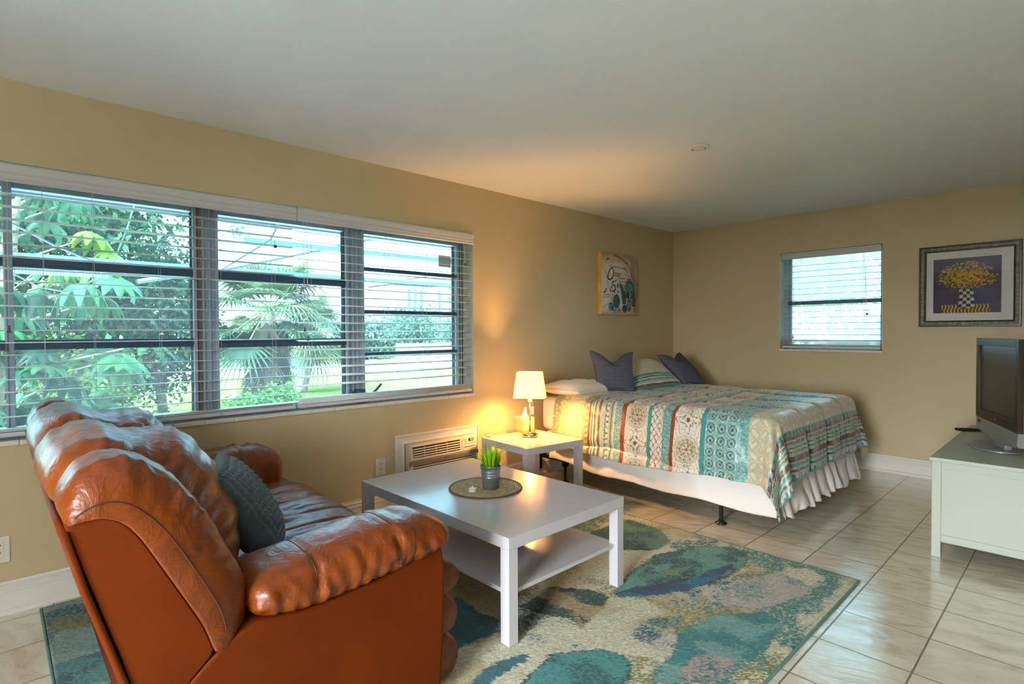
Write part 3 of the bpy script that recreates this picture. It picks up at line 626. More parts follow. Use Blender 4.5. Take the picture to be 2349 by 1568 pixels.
def seg7(ch, y, z, w=.0085, h=.014, t=.0028):
    S7 = {'6': 'afgedc', '7': 'abc'}[ch]; mb = MB(); R = {'a': (0, w, h-t, h), 'd': (0, w, 0, t), 'g': (0, w, h/2-t/2, h/2+t/2), 'f': (0, t, h/2, h), 'b': (w-t, w, h/2, h), 'e': (0, t, 0, h/2), 'c': (w-t, w, 0, h/2)}
    for s in S7: a = R[s]; mb.prism([(y+a[0], z+a[2]), (y+a[1], z+a[2]), (y+a[1], z+a[3]), (y+a[0], z+a[3])], lambda p, q: (onface(p[1])+q, p[0], p[1]), .0033, .0040)
    mb.obj('digit', M['greenled'], cp)
seg7('6', -3.122, .428); seg7('7', -3.110, .428)
mb = MB()
for (a, z) in ((-3.185, .440), (-3.185, .428), (-3.180, .416), (-3.180, .405), (-3.155, .405), (-3.130, .408), (-3.110, .410), (-3.092, .412)): mb.prism([(a, z), (a+.014, z), (a+.014, z+.004), (a, z+.004)], lambda p, t: (onface(p[1])+t, p[0], p[1]), .002, .0027)
for k in range(4): mb.prism([(-3.185+k*.022, .382), (-3.169+k*.022, .382), (-3.169+k*.022, .386), (-3.185+k*.022, .386)], lambda p, t: (onface(p[1])+t, p[0], p[1]), .002, .0027)
mb.obj('button_marks', M['grey'], cp); onp(-3.19, -3.10, .389, .394, 'button_ridge', M['acw'], .006); onp(-3.096, -3.075, .391, .396, 'button_ridge', M['acw'], .006)
def text(name, s, size, org, xd, yd, m, parent, shear=0., extrude=.0004, align='LEFT', sx=1.):
    cu = bpy.data.curves.new(name, 'FONT'); cu.body = s; cu.size = size; cu.extrude = extrude; cu.shear = shear; cu.align_x = align
    cu.materials.append(m); o = bpy.data.objects.new(name, cu); C.objects.link(o); X = Vector(xd).normalized(); Y = Vector(yd).normalized(); Z = X.cross(Y)
    o.parent = parent; rl = root_loc(parent)
    dg = bpy.context.evaluated_depsgraph_get(); me = bpy.data.meshes.new_from_object(o.evaluated_get(dg)); bpy.data.objects.remove(o)
    o = bpy.data.objects.new(name, me); C.objects.link(o); o.parent = parent
    me.transform(Matrix.Translation(Vector(org)-rl) @ Matrix((X*sx, Y, Z)).transposed().to_4x4()); return o
lgz = .337
MB().tube([(.0905, -3.372+.008*math.cos(a*PI/10), lgz+.0005+.008*math.sin(a*PI/10)) for a in range(21)], .0012, 5).tube([(.0905, -3.3735, lgz+.004), (.0905, -3.3735, lgz-.003), (.0905, -3.368, lgz-.003)], .001, 4).obj('round_emblem', M['ink'], ac)
text('brand_lettering', 'LG', .017, (.0907, -3.360, lgz-.0055), (0, 1, 0), (0, 0, 1), M['ink'], ac)
# ------------------------------------------------------------------ sofa
SF = thing('sofa', 'worn brown leather reclining loveseat with its back toward the camera side', 'sofa', (.98, -5.1, .0145))
O_ = [(-5.680, .850), (-5.688, .874), (-5.682, .904), (-5.662, .938), (-5.634, .962), (-5.588, .973), (-5.535, .956), (-5.473, .908), (-5.427, .851), (-5.379, .763), (-5.339, .684), (-5.308, .606), (-5.298, .532), (-5.312, .480), (-5.335, .458)]
H_ = [(-5.672, .852), (-5.640, .856), (-5.610, .853), (-5.578, .834), (-5.545, .790), (-5.494, .692), (-5.449, .603), (-5.417, .537), (-5.393, .467)]
NS = 72; Oc = catmull(O_, NS); Hc = catmull(H_, NS)
def cushion_pt(s, w): return Hc[s]+(Oc[s]-Hc[s])*w
def back_cushion(xa, xb, wa, wb, ra, rb, seed, crown=.02, gath=(1, 1), full=0.):
    nt = 64; V = np.zeros((NS, nt, 3)); s = np.arange(NS)[:, None]/(NS-1.); t = np.linspace(0, 1, nt)[None, :]
    t = .5-.5*np.cos(PI*t); x = xa+(xb-xa)*t
    ea = np.clip((x-xa)/ra, 0, 1); eb = np.clip((xb-x)/rb, 0, 1)
    ba = wa+(1-wa)*np.sqrt(1-(1-ea)**2.2); bb = wb+(1-wb)*np.sqrt(1-(1-eb)**2.2)
    w = np.minimum(ba, bb)*(1+crown/.12*np.sin(PI*t)*.6)
    g = fbm(s*16+t*1.1, t*2.2+s*0, seed, 3)-.5
    for e, k in ((ea, gath[0]), (eb, gath[1])):
        band = np.exp(-((e-.55)/.42)**2)*k
        rid = np.abs(np.sin(s*52+3*fbm(s*6, e*2, seed+5)))**1.4-.55
        w = w+band*(.22*g+(.05 if full == 0 else .022)*rid*sst(.04, .2, s)*(1-sst(.45, .75, s))+.014*rid)
    w = w+.055*(fbm(s*5, t*3, seed+9)-.5)+.035*(fbm(s*9+t*5, t*9, seed+11)-.5)
    w = w*(1-.06*(full > 0))*(1+full*sst(.30, .60, s)*(1-.6*sst(.85, 1., s))*np.sin(PI*t)**.5)
    P = Hc[:, None, :]+(Oc-Hc)[:, None, :]*w[..., None]
    ov = (full > 0)*.010*sst(.30, .06, s)*np.sin(PI*np.clip(t, .02, .98))**.4; P = P+np.stack([-ov, -ov*1.1*sst(.16, .0, s)], -1)
    V[..., 0] = x+.006*(fbm(s*7, t*4, seed+3)-.5); V[..., 1:] = P
    F = gridF(NS, nt); Vf = V.reshape(-1, 3)
    n0 = len(Vf); caps = [Vf]
    Hl = np.zeros((NS, 2, 3)); Hl[:, 0, 0] = xa; Hl[:, 1, 0] = xb; Hl[:, :, 1:] = Hc[:, None, :]
    caps.append(Hl.reshape(-1, 3)); k = np.arange(NS-1)
    Fa = np.stack([k*nt, (k+1)*nt, n0+2*(k+1), n0+2*k], -1); Fb = np.stack([k*nt+nt-1, n0+2*k+1, n0+2*(k+1)+1, (k+1)*nt+nt-1], -1)
    Fh = np.stack([n0+2*k, n0+2*(k+1), n0+2*(k+1)+1, n0+2*k+1], -1)
    return fixn(mk('back_cushion', np.concatenate(caps), np.concatenate([F, Fa, Fb, Fh]).astype(np.int32), M['leather'], SF, smooth=True))
M['leatherdark'] = simple('dark_leather_seam', rgb(58, 26, 10), .6); M['leatherback'] = simple('smooth_leather_panel', rgb(88, 33, 1), .6, bumps=[(8, .12, .02), (220, .1, .002)], var=.10, spec=.10)
nc = back_cushion(1.61, 1.868, .12, .04, .09, .095, 11, .01, (.3, .7))
back_cushion(.975, 1.615, .2, .2, .13, .12, 23, .05, (1.0, 1.3), .75); back_cushion(.35, .98, .2, .2, .12, .13, 37, .05, (1., 1.2), .75); back_cushion(.10, .355, .04, .2, .09, .08, 51, .01)
pts = [(1.868-.095*(1-(1-((.36-.04)/.96)**2)**(1/2.2))+.001, *cushion_pt(i, .37)) for i in range(3, NS-6)]
MB().tube(pts, .0017, 5).obj('seam', M['leatherdark'], nc)
def side_panels(x0, x1):
    Hp = [tuple(p) for p in catmull(H_, 20)]
    poly = [(-5.682, .853)]+Hp+[(-5.40, .452), (-5.445, .41), (-5.478, .33), (-5.492, .22), (-5.56, .44), (-5.61, .61)]
    fixn(MB().prism(poly, lambda p, t: (t, p[0], p[1]), x0, x1).obj('back_side_panel', M['leatherback'], SF, bevel=.005))
    arc = [(-5.500, .05), (-5.502, .2), (-5.488, .325), (-5.455, .402), (-5.405, .444), (-5.36, .474)]
    poly = arc+[(-5.29, .50), (-5.16, .485), (-5.03, .49), (-4.88, .505), (-4.74, .54), (-4.688, .535), (-4.676, .47), (-4.678, .30), (-4.695, .05)]
    fixn(MB().prism(poly, lambda p, t: (t, p[0], p[1]), x0, x1+.002).obj('arm_side_panel', M['leatherback'], SF, bevel=.012))
side_panels(1.62, 1.856); side_panels(.105, .34)
# rear panel, leaning with the back
V = []; F = []
rl = [(.838, -5.676), (.70, -5.641), (.55, -5.597), (.40, -5.553), (.25, -5.508), (.12, -5.503)]
for x in np.linspace(.10, 1.862, 12):
    for z, y in rl: V.append((x, y-.004*math.sin(PI*(x-.1)/1.76), z))
o = mk('rear_panel', V, gridF(12, len(rl)), M['leatherback'], SF, smooth=True); o.modifiers.new('S', 'SOLIDIFY').thickness = .016
MB().box(.14, 1.82, -5.46, -4.72, .0148, .10).obj('dark_base', M['slot'], SF)
MB().box(.16, 1.80, -5.42, -4.75, .10, .40).obj('inner_frame', M['leatherdark'], SF)
def armrest(xc, seed, fl):
    ny, na = 70, 44; V = np.zeros((ny, na, 3)); t = np.linspace(0, 1, ny)[:, None]; a = np.linspace(0, 2*PI, na, endpoint=False)[None, :]
    y = -5.305+(.665)*t
    zt = np.interp(t, [0, .15, .4, .65, .85, 1], [.60, .612, .628, .642, .642, .618]); zb = np.interp(t, [0, .2, .4, .65, .85, 1], [.492, .470, .475, .486, .505, .510])
    if fl < 0: zb = np.interp(t, [0, .3, .6, .85, 1], [.47, .44, .41, .385, .42]); zt = zt+.008
    e = np.minimum((1-np.clip(1-t/.10, 0, 1)**2.4)**(1/2.4)*.9+.1, (1-np.clip((t-.86)/.14, 0, 1)**2.4)**(1/2.4)*.80+.20)
    zc = (zt+zb)/2; hh = (zt-zb)/2*e; hw = .146*(.35+.65*e)
    ex = 2/2.7; ca = np.sign(np.cos(a))*np.abs(np.cos(a))**ex; sa = np.sign(np.sin(a))*np.abs(np.sin(a))**ex
    wr = .010*(fbm(t*9+a*.4, a*2.2, seed)-.5)+.016*(fbm(t*22+np.sin(a)*1.5, a*.8, seed+4, 3)-.5)*sst(-.9, .2, np.cos(a-.3))
    gat = .010*(np.abs(np.sin(t*44+2*fbm(t*8, a, seed+7)))-.5)*np.exp(-((np.sin(a)+.35)/.35)**2)
    seam = -.007*(np.exp(-((t-.27)/.010)**2)+np.exp(-((t-.66)/.010)**2))*sst(-.5, .0, np.sin(a))+.004*(np.exp(-((t-.30)/.012)**2)+np.exp(-((t-.69)/.012)**2))
    k = 1+(wr+gat+seam)/.11
    V[..., 0] = xc+fl*hw*ca*k; V[..., 1] = y+0*a; V[..., 2] = zc+hh*sa*k+.012*np.maximum(0, sa)*np.sin(PI*t)
    Vf = V.reshape(-1, 3); F = gridF(ny, na, False, True)
    o = mk('armrest', np.concatenate([Vf, [[xc, -5.308, float(zc[0, 0])], [xc, -4.638, float(zc[-1, 0])]]]), [tuple(f) for f in F]+[(ny*na, (j+1) % na, j) for j in range(na)]+[(ny*na+1, (ny-1)*na+j, (ny-1)*na+(j+1) % na) for j in range(na)], M['leather'], SF, smooth=True)
    fixn(o)
    j = 36 if fl > 0 else 36
    MB().tube([tuple(V[i, 37]+np.array([fl*.0006, 0, 0])) for i in range(4, ny-3)], .0015, 5).obj('seam', M['leatherdark'], o)
    for ii in (18, 46): MB().tube([tuple(V[ii, q % na]+np.array([0, 0, .001])) for q in range(-3, 20)], .0011, 4).obj('seam', M['leatherdark'], o)
    return o
armrest(1.735, 3, 1); armrest(.225, 8, -1)
def roll(name, prof, xa, xb, seed, amp=.012, ends=.07, seams=()):
    ns, nt = 60, 90; P = catmull(prof, ns); V = np.zeros((ns, nt, 3)); s = np.linspace(0, 1, ns)[:, None]; t = np.linspace(0, 1, nt)[None, :]; x = xa+(xb-xa)*t
    d = np.minimum(x-xa, xb-x); e = np.clip(d/ends, 0, 1); k = np.sqrt(1-(1-e)**2.2)
    mid = P.mean(0); dn = np.gradient(P, axis=0); nrm = np.stack([-dn[:, 1], dn[:, 0]], -1); nrm /= np.linalg.norm(nrm, axis=1, keepdims=True)+1e-9
    if ((P-mid)*nrm).sum() < 0: nrm = -nrm
    w = amp*2*(fbm(s*4+x*3, x*7, seed)-.5)+amp*1.6*(fbm(s*3, x*16+s*5, seed+3, 3)-.5)
    for sx in seams: w = w-.012*np.exp(-((x-sx)/.008)**2)+.006*np.exp(-((x-sx)/.04)**2)
    Q = mid+(P-mid)[:, None, :]*(.80+.20*k)[..., None]+nrm[:, None, :]*w[..., None]
    V[..., 0] = x; V[..., 1:] = Q; Vf = V.reshape(-1, 3); F = [tuple(f) for f in gridF(ns, nt)]+[tuple(range(0, ns*nt, nt)), tuple(range(ns*nt-1, 0, -nt))]
    return fixn(mk(name, Vf, F, M['leather'], SF, smooth=True))
seat = [(-5.40, .40), (-5.38, .452), (-5.2, .462), (-4.98, .470), (-4.78, .472), (-4.64, .462), (-4.575, .430), (-4.548, .385), (-4.565, .335), (-4.62, .318), (-4.9, .33)]
roll('seat_cushion', seat, .362, .982, 61, .013, .07, (.50, .80)); roll('seat_cushion', seat, .978, 1.612, 67, .013, .07, (1.15, 1.44))
ft = [(-4.68, .44), (-4.63, .445), (-4.585, .425), (-4.565, .385), (-4.58, .345), (-4.63, .325), (-4.68, .33)]
f2 = [(-4.69, .33), (-4.64, .332), (-4.595, .31), (-4.578, .255), (-4.595, .205), (-4.64, .185), (-4.69, .19)]
f3 = [(-4.69, .20), (-4.64, .20), (-4.60, .18), (-4.575, .12), (-4.585, .06), (-4.62, .032), (-4.69, .03)]
for nm, p in (('front_roll', ft), ('front_roll', f2), ('footrest_pad', f3)): roll(nm, p, .16, 1.805, len(nm)*7+int(p[0][1]*90), .007, .05, (.98,))
MB().box(.98, .984, -5.30, -4.56, .45, .4505).obj('seam', M['leatherdark'], SF)
# ------------------------------------------------------------------ pillows
def pillow(name, label, TL, TR, BL, BR, T, mat, n=44, pinch=.10, chop=0., seed=0, pw=2.4, group=None, colf=None, knob=0., wr=.008, back=1., flat=0.):
    TL, TR, BL, BR = [np.array(p, float) for p in (TL, TR, BL, BR)]
    a = np.linspace(-1, 1, n+1); A, B = np.meshgrid(a, a, indexing='ij'); X = (TR-TL)+(BR-BL); Y = (TL-BL)+(TR-BR); nn = np.cross(X, Y); nn /= np.linalg.norm(nn); up = Y/np.linalg.norm(Y)
    A2 = A*(1-pinch*(1-B*B)); B2 = B*(1-pinch*(1-A*A))
    u = (A2+1)/2; v = (B2+1)/2
    P = (BL*(1-u)[..., None]+BR*u[..., None])*(1-v)[..., None]+(TL*(1-u)[..., None]+TR*u[..., None])*v[..., None]
    th = T*np.sqrt(np.clip((1-np.abs(A)**pw)*(1-np.abs(B)**pw), 0, 1))
    P = P-up*(chop*np.exp(-(A/.42)**2)*sst(.05, 1., B))[..., None]
    w = wr*2*(fbm(A*3+7, B*3, seed)-.5)*(th/T)
    th = th+chop*.35*np.exp(-(A/.22)**2)*sst(.1, .8, B)*-1*(th/T)
    side = []
    kn = 0
    if knob:
        L = np.linalg.norm(X)/2; k = L/knob*PI; kn = .010*(np.abs(np.sin(A*k/2+.25*np.sin(B*9)))*np.abs(np.sin(B*k/2+.25*np.sin(A*7))))**.6
    Fr = P+nn*(th+w+kn)[..., None]; Bk = P-nn*(th*back+w+kn)[..., None]
    if flat is not None and flat > 0: Bk[..., 2] = np.maximum(Bk[..., 2], flat); Fr[..., 2] = np.maximum(Fr[..., 2], flat)
    N = (n+1)**2; V = np.concatenate([Fr.reshape(-1, 3), Bk.reshape(-1, 3)]); F1 = gridF(n+1, n+1); F2 = F1[:, ::-1]+N
    idx = np.arange(N).reshape(n+1, n+1); ring = np.r_[idx[:, 0], idx[-1, 1:], idx[-2::-1, -1], idx[0, -2:0:-1]]; r2 = np.roll(ring, -1)
    F3 = np.stack([ring, ring+N, r2+N, r2], -1)
    uv = np.concatenate([np.stack([u, v], -1).reshape(-1, 2)]*2)
    col = np.concatenate([colf(u, v).reshape(-1, 3)]*2) if colf else None
    o = mk(name, V, np.concatenate([F1, F2, F3]).astype(np.int32), mat, None, smooth=True, uv=uv, col=col)
    c = V.mean(0); o.data.transform(Matrix.Translation(-Vector(c))); o.location = c
    return tag(fixn(o), label, 'pillow', group)
pillow('throw_pillow', 'teal pom-pom textured cushion leaning on the brown leather sofa', (1.08, -5.17, .80), (1.40, -5.285, .79), (1.14, -4.985, .475), (1.435, -5.085, .468), .078, M['teal'], n=170, pinch=.05, seed=5, knob=.021, pw=3.2)
pillow('bed_pillow', 'plain white pillow lying flat at the near head corner of the bed', (.12, -1.84, .765), (.10, -2.44, .785), (.56, -1.74, .775), (.53, -2.36, .775), .075, M['sheet'], n=50, pinch=.07, seed=15, wr=.016, flat=.735)
def damask(X, Y, s, base, ink):
    x = X/s; y = Y/s; q = np.cos(2*PI*x)*np.cos(2*PI*y); r = np.sin(4*PI*x)*np.sin(4*PI*y)
    f = np.abs(q+.35*r); m = sst(.26, .20, np.abs(f-.42))*.75+sst(.12, .06, f)*.5
    return mixc(np.ones(X.shape+(3,))*base, ink, np.clip(m, 0, 1))
cream = c8(206, 198, 176); gold = c8(150, 138, 92); teal = c8(66, 132, 128); dteal = c8(40, 80, 82); rust = c8(122, 40, 18); aqua = c8(136, 176, 168); turq = c8(46, 134, 136)
def shamcol(u, v):
    X, Y = u*.66, v*.5; col = damask(X, Y, .085, cream, c8(168, 158, 124)); g = rng.random(u.shape)
    sp = lambda m, c: mixc(col, c, m.astype(float))
    col = sp((v > .88), aqua); col = sp((v > .88) & (g < .4), teal); col = sp((u < .05), aqua)
    v = np.where(v < .88, v/.72, v)
    for a, b, c in ((0, .06, teal), (.06, .10, rust), (.10, .14, cream), (.14, .20, aqua), (.20, .23, dteal), (.23, .25, cream), (.25, .29, aqua), (.29, .32, rust), (.32, .36, aqua), (.36, .39, teal), (.39, .41, dteal), (.41, .45, aqua)):
        col = sp((v >= a) & (v < b), c)
    return col*(.94+.1*g)[..., None]
pillow('bed_pillow', 'patterned teal and cream pillow sham between the two navy cushions', (.26, -1.46, .985), (.30, -.86, .965), (.66, -1.80, .745), (.68, -.97, .745), .085, M['sham'], n=120, pinch=.05, seed=25, colf=shamcol)
pillow('throw_pillow', 'navy woven cushion standing upright near the white pillow', (.36, -2.02, 1.10), (.585, -1.68, 1.085), (.455, -2.04, .738), (.70, -1.80, .735), .068, M['navy'], n=50, pinch=.10, chop=.085, seed=35)
pillow('throw_pillow', 'navy woven cushion tilted beside the patterned sham, far side of the bed', (.385, -.985, 1.03), (.43, -.615, 1.045), (.68, -.96, .738), (.76, -.67, .735), .068, M['navy'], n=50, pinch=.10, chop=.07, seed=45)
# ------------------------------------------------------------------ bed
BX0, BX1, BY0, BY1 = .07, 2.075, -2.325, -.775
bed = thing('bed', 'queen bed on a black metal frame with white bedskirt in the far corner', 'bed', (1.07, -1.55, 0))
def mattress(name, z0, z1, grow, mat):
    mb = MB().box(BX0-grow, BX1+grow-.03, BY0-grow, BY1+grow, z0, z1); return mb.obj(name, mat, bed, bevel=.05, seg=4)
mattress('box_spring', .19, .41, -.012, M['sheet']); mattress('mattress', .41, .70, 0, M['sheet'])
mb = MB()
for y in (BY0+.03, BY1-.03): mb.box(BX0-.02, BX1-.05, y-.018, y+.018, .165, .19)
for x in (.36, 1.71): mb.box(x-.018, x+.018, BY0+.02, BY1-.02, .165, .188)
mb.obj('side_rails', M['blackmetal'], bed)
for y in (BY0+.015, BY1-.015): MB().box(BX0-.035, BX0-.028, y-.03, y+.03, .06, .215).box(BX0-.035, BX0+.05, y-.004, y+.004, .185, .21).obj('headboard_bracket', M['blackmetal'], bed)
for x in (.36, 1.71):
    for y in (BY0-.01, BY1+.0, -1.55):
        l = MB().box(x-.02, x+.02, y-.02, y+.02, .14, .172).tube([(x, y, .165), (x, y, .115), (x, y, .085), (x, y, .02)], [.022, .012, .0125, .0125], 12).obj('leg', M['blackmetal'], bed)
        MB().lathe([(.001, 0), (.036, 0), (.036, .006), (.020, .014), (.014, .03), (.001, .03)], (x, y, .0005), 20).obj('glide_foot', M['black'], l, smooth=True)
def skirt():
    def strip(name, P0, P1, outv, z0f, flare, fold, nf_, seed, n=160):
        m = 26; P0 = np.array(P0); P1 = np.array(P1); outv = np.array(outv); s = np.linspace(0, 1, n)[:, None]; t = np.linspace(0, 1, m)[None, :]
        z0 = z0f(s); z = .405+(z0-.405)*t
        ph = s*nf_+3.0*fbm(s*4, t*.4, seed); wv = fold*(np.abs(np.sin(PI*ph))**.9-.5+.5*(fbm(s*14, t*.6, seed+21)-.5))*t**1.2+.010*(fbm(s*24, t*3, seed+2)-.5)*t+.006*(fbm(s*50+t*4, t*7, seed+5, 2)-.5)
        o = .012+flare*t+wv
        B = P0+(P1-P0)*s[..., None]; V = np.zeros((n, m, 3)); V[..., :2] = B[:, :, :]+outv*o[..., None]; V[..., 2] = z
        q = mk(name, V.reshape(-1, 3), gridF(n, m), M['skirt'], bed, smooth=True); q.modifiers.new('S', 'SOLIDIFY').thickness = .0012
    strip('bedskirt', (.20, BY0-.004), (BX1-.004, BY0-.004), (0, -1), lambda s: .19-.05*sst(0, .35, s)-.012*sst(.3, 1, s)+.006*np.sin(s*19), .022, .006, 5, 3)
    strip('bedskirt', (BX1-.045, BY0-.028), (BX1-.045, BY1+.01), (1, 0), lambda s: .118-.02*s+.010*np.sin(s*30+1.)+.006*np.sin(s*57), .060, .040, 10, 9)
    strip('bedskirt', (BX1-.02, BY1+.004), (.2, BY1+.004), (0, 1), lambda s: .13+.0*s, .03, .03, 9, 12, 60)
skirt()
# comforter ------------------------------------------------------------
def comforter_col(u, v):     # u along the bed from the head, v across from the far edge
    g = rng.random(u.shape); col = np.ones(u.shape+(3,))*cream
    def put(m, c, p=1.):
        nonlocal col
        col = mixc(col, c, (m if p >= 1 else (m & (g < p))).astype(float))
    def band(a, b): return (u >= a) & (u < b)
    b = band(0, .37); put(b, c8(150, 150, 110)); put(b, dteal, .45)
    b = band(.37, .44); put(b, c8(158, 146, 92)); L = (np.abs(np.mod((u+v)/.05, 1)-.5) < .06) | (np.abs(np.mod((u-v)/.05, 1)-.5) < .06); put(b & L, cream)
    b = band(.44, .605); D = damask(u, v, .11, c8(212, 202, 166), c8(160, 146, 92)); col = np.where(b[..., None], D, col)
    b = band(.605, .665); put(b, c8(160, 162, 120)); put(b & (np.abs(np.sin(v*70+4*np.sin(u*300))) < .55), dteal, .8)
    put(band(.665, .682), rust)
    for a, c in ((.682, aqua), (.694, dteal), (.702, cream), (.712, c8(150, 150, 90)), (.722, dteal), (.730, aqua), (.745, cream), (.752, c8(90, 110, 80))): put(band(a, a+.016), c)
    put(band(.760, .775), rust); put(band(.775, .815), aqua); put(band(.815, .828), dteal, .7); put(band(.828, .85), cream); b = band(.828, .85); put(b & (np.sin(v*160) > .2), dteal, .8); put(band(.85, .868), aqua)
    put(band(.868, .880), rust); put(band(.880, .895), aqua); put(band(.895, .905), cream)
    b = band(.905, .967); put(b, aqua); put(b, teal, .5); put(b, cream, .12)
    put(band(.967, 1.008), rust)
    def medal(a, bb, seed):
        nonlocal col
        m = band(a, bb); put(m, c8(216, 208, 194)); cu = (a+bb)/2; W = (bb-a)*.62; per = .37
        vv = np.mod(v+seed*.19, per)-per/2; r = np.hypot(u-cu, vv)/W; th = np.arctan2(vv, u-cu)
        ck = m & (r < .80); tan = c8(186, 160, 124); brown = c8(108, 58, 36)
        put(ck & (r > .70), c8(176, 150, 110)); put(ck & (np.abs(r-.75) < .025) & (np.sin(th*34) > -.3), cream)
        put(ck & (r < .68), c8(206, 196, 176)); put(ck & (np.abs(r-.64) < .028) & (np.sin(th*30) > 0), c8(92, 150, 146))
        put(ck & (r > .36) & (r < .58), tan); put(ck & (r > .36) & (r < .58) & (np.sin(th*12) > .1), brown, .75); put(ck & (np.abs(r-.47) < .03), c8(206, 180, 140))
        put(ck & (np.abs(r-.33) < .03), c8(92, 150, 146)); put(ck & (r < .29), c8(200, 178, 146)); put(ck & (r < .29) & (np.cos(th*6)*r > .10), brown, .85); put(ck & (r < .09), rust)
        v2 = np.mod(v+seed*.19+per/2, per)-per/2; r2 = np.hypot((u-cu)*1.0, v2)/W; t2 = np.arctan2(v2, u-cu)
        pt = np.abs(np.cos(t2*2))*.55+.12*np.cos(t2*8); fl = m & (r >= .82) & (np.abs(r2-pt-.10) < .045); put(fl, brown, .85); put(m & (r >= .82) & (np.abs(np.mod(r2*4+np.abs(np.sin(t2*3)), 1)-.5) < .10), c8(176, 140, 110), .8); put(m & (r >= .82) & (r2 < .12), rust); put(m & (r >= .82) & (np.abs(r2-.34) < .05) & (np.sin(t2*8) > .3), c8(88, 140, 136))
    medal(1.008, 1.19, 0); put(band(1.19, 1.222), turq)
    b = band(1.222, 1.31); put(b, c8(214, 206, 190)); L = (np.abs(np.mod((u*1.25+v)/.052, 1)-.5) < .07) | (np.abs(np.mod((u*1.25-v)/.052, 1)-.5) < .07); put(b & L, c8(128, 54, 36))
    b = band(1.31, 1.378); put(b, aqua); put(b, teal, .55); put(band(1.378, 1.41), rust)
    medal(1.41, 1.60, 1); put(band(1.60, 1.632), turq)
    b = band(1.632, 1.85); put(b, c8(160, 190, 182)); x = (u-1.632)/.0727; y = v/.075; fx = np.mod(x, 1)-.5; fy = np.mod(y, 1)-.5
    dd = np.abs(fx)+np.abs(fy); put(b & (dd < .44) & (dd > .30), teal); put(b & (dd < .18), dteal); put(b & (np.abs(fx) > .44), c8(196, 206, 196)); put(b & (dd > .62) & (np.sin(fx*30)*np.sin(fy*30) > .0), turq); put(b & (np.abs(np.hypot(fx, fy)-.36) < .05), c8(40, 96, 98), .8)
    b = band(1.85, 1.915); put(b, aqua); put(b, turq, .55)
    b = band(1.915, 2.145); D = damask(u, v, .13, c8(204, 197, 178), c8(166, 156, 118)); col = np.where(b[..., None], D, col)
    for a, c, p in ((2.095, aqua, 1), (2.102, teal, .7), (2.132, rust, 1), (2.150, cream, 1), (2.156, dteal, .8), (2.174, aqua, 1), (2.190, dteal, .8), (2.204, c8(178, 172, 112), 1), (2.216, dteal, .85), (2.228, aqua, 1), (2.246, rust, 1), (2.268, dteal, .8), (2.280, c8(178, 172, 112), 1), (2.290, teal, 1), (2.312, aqua, 1), (2.326, rust, 1), (2.344, aqua, 1), (2.356, dteal, .6), (2.376, teal, 1)): put(band(a+.05, 9), c, p)
    b = band(2.152, 2.182); put(b & (np.sin(v*110) > .2), dteal)
    b = band(2.406, 2.426); put(b & (np.sin(v*120) > 0), c8(190, 190, 160))
    return col*(.93+.12*rng.random(u.shape))[..., None]
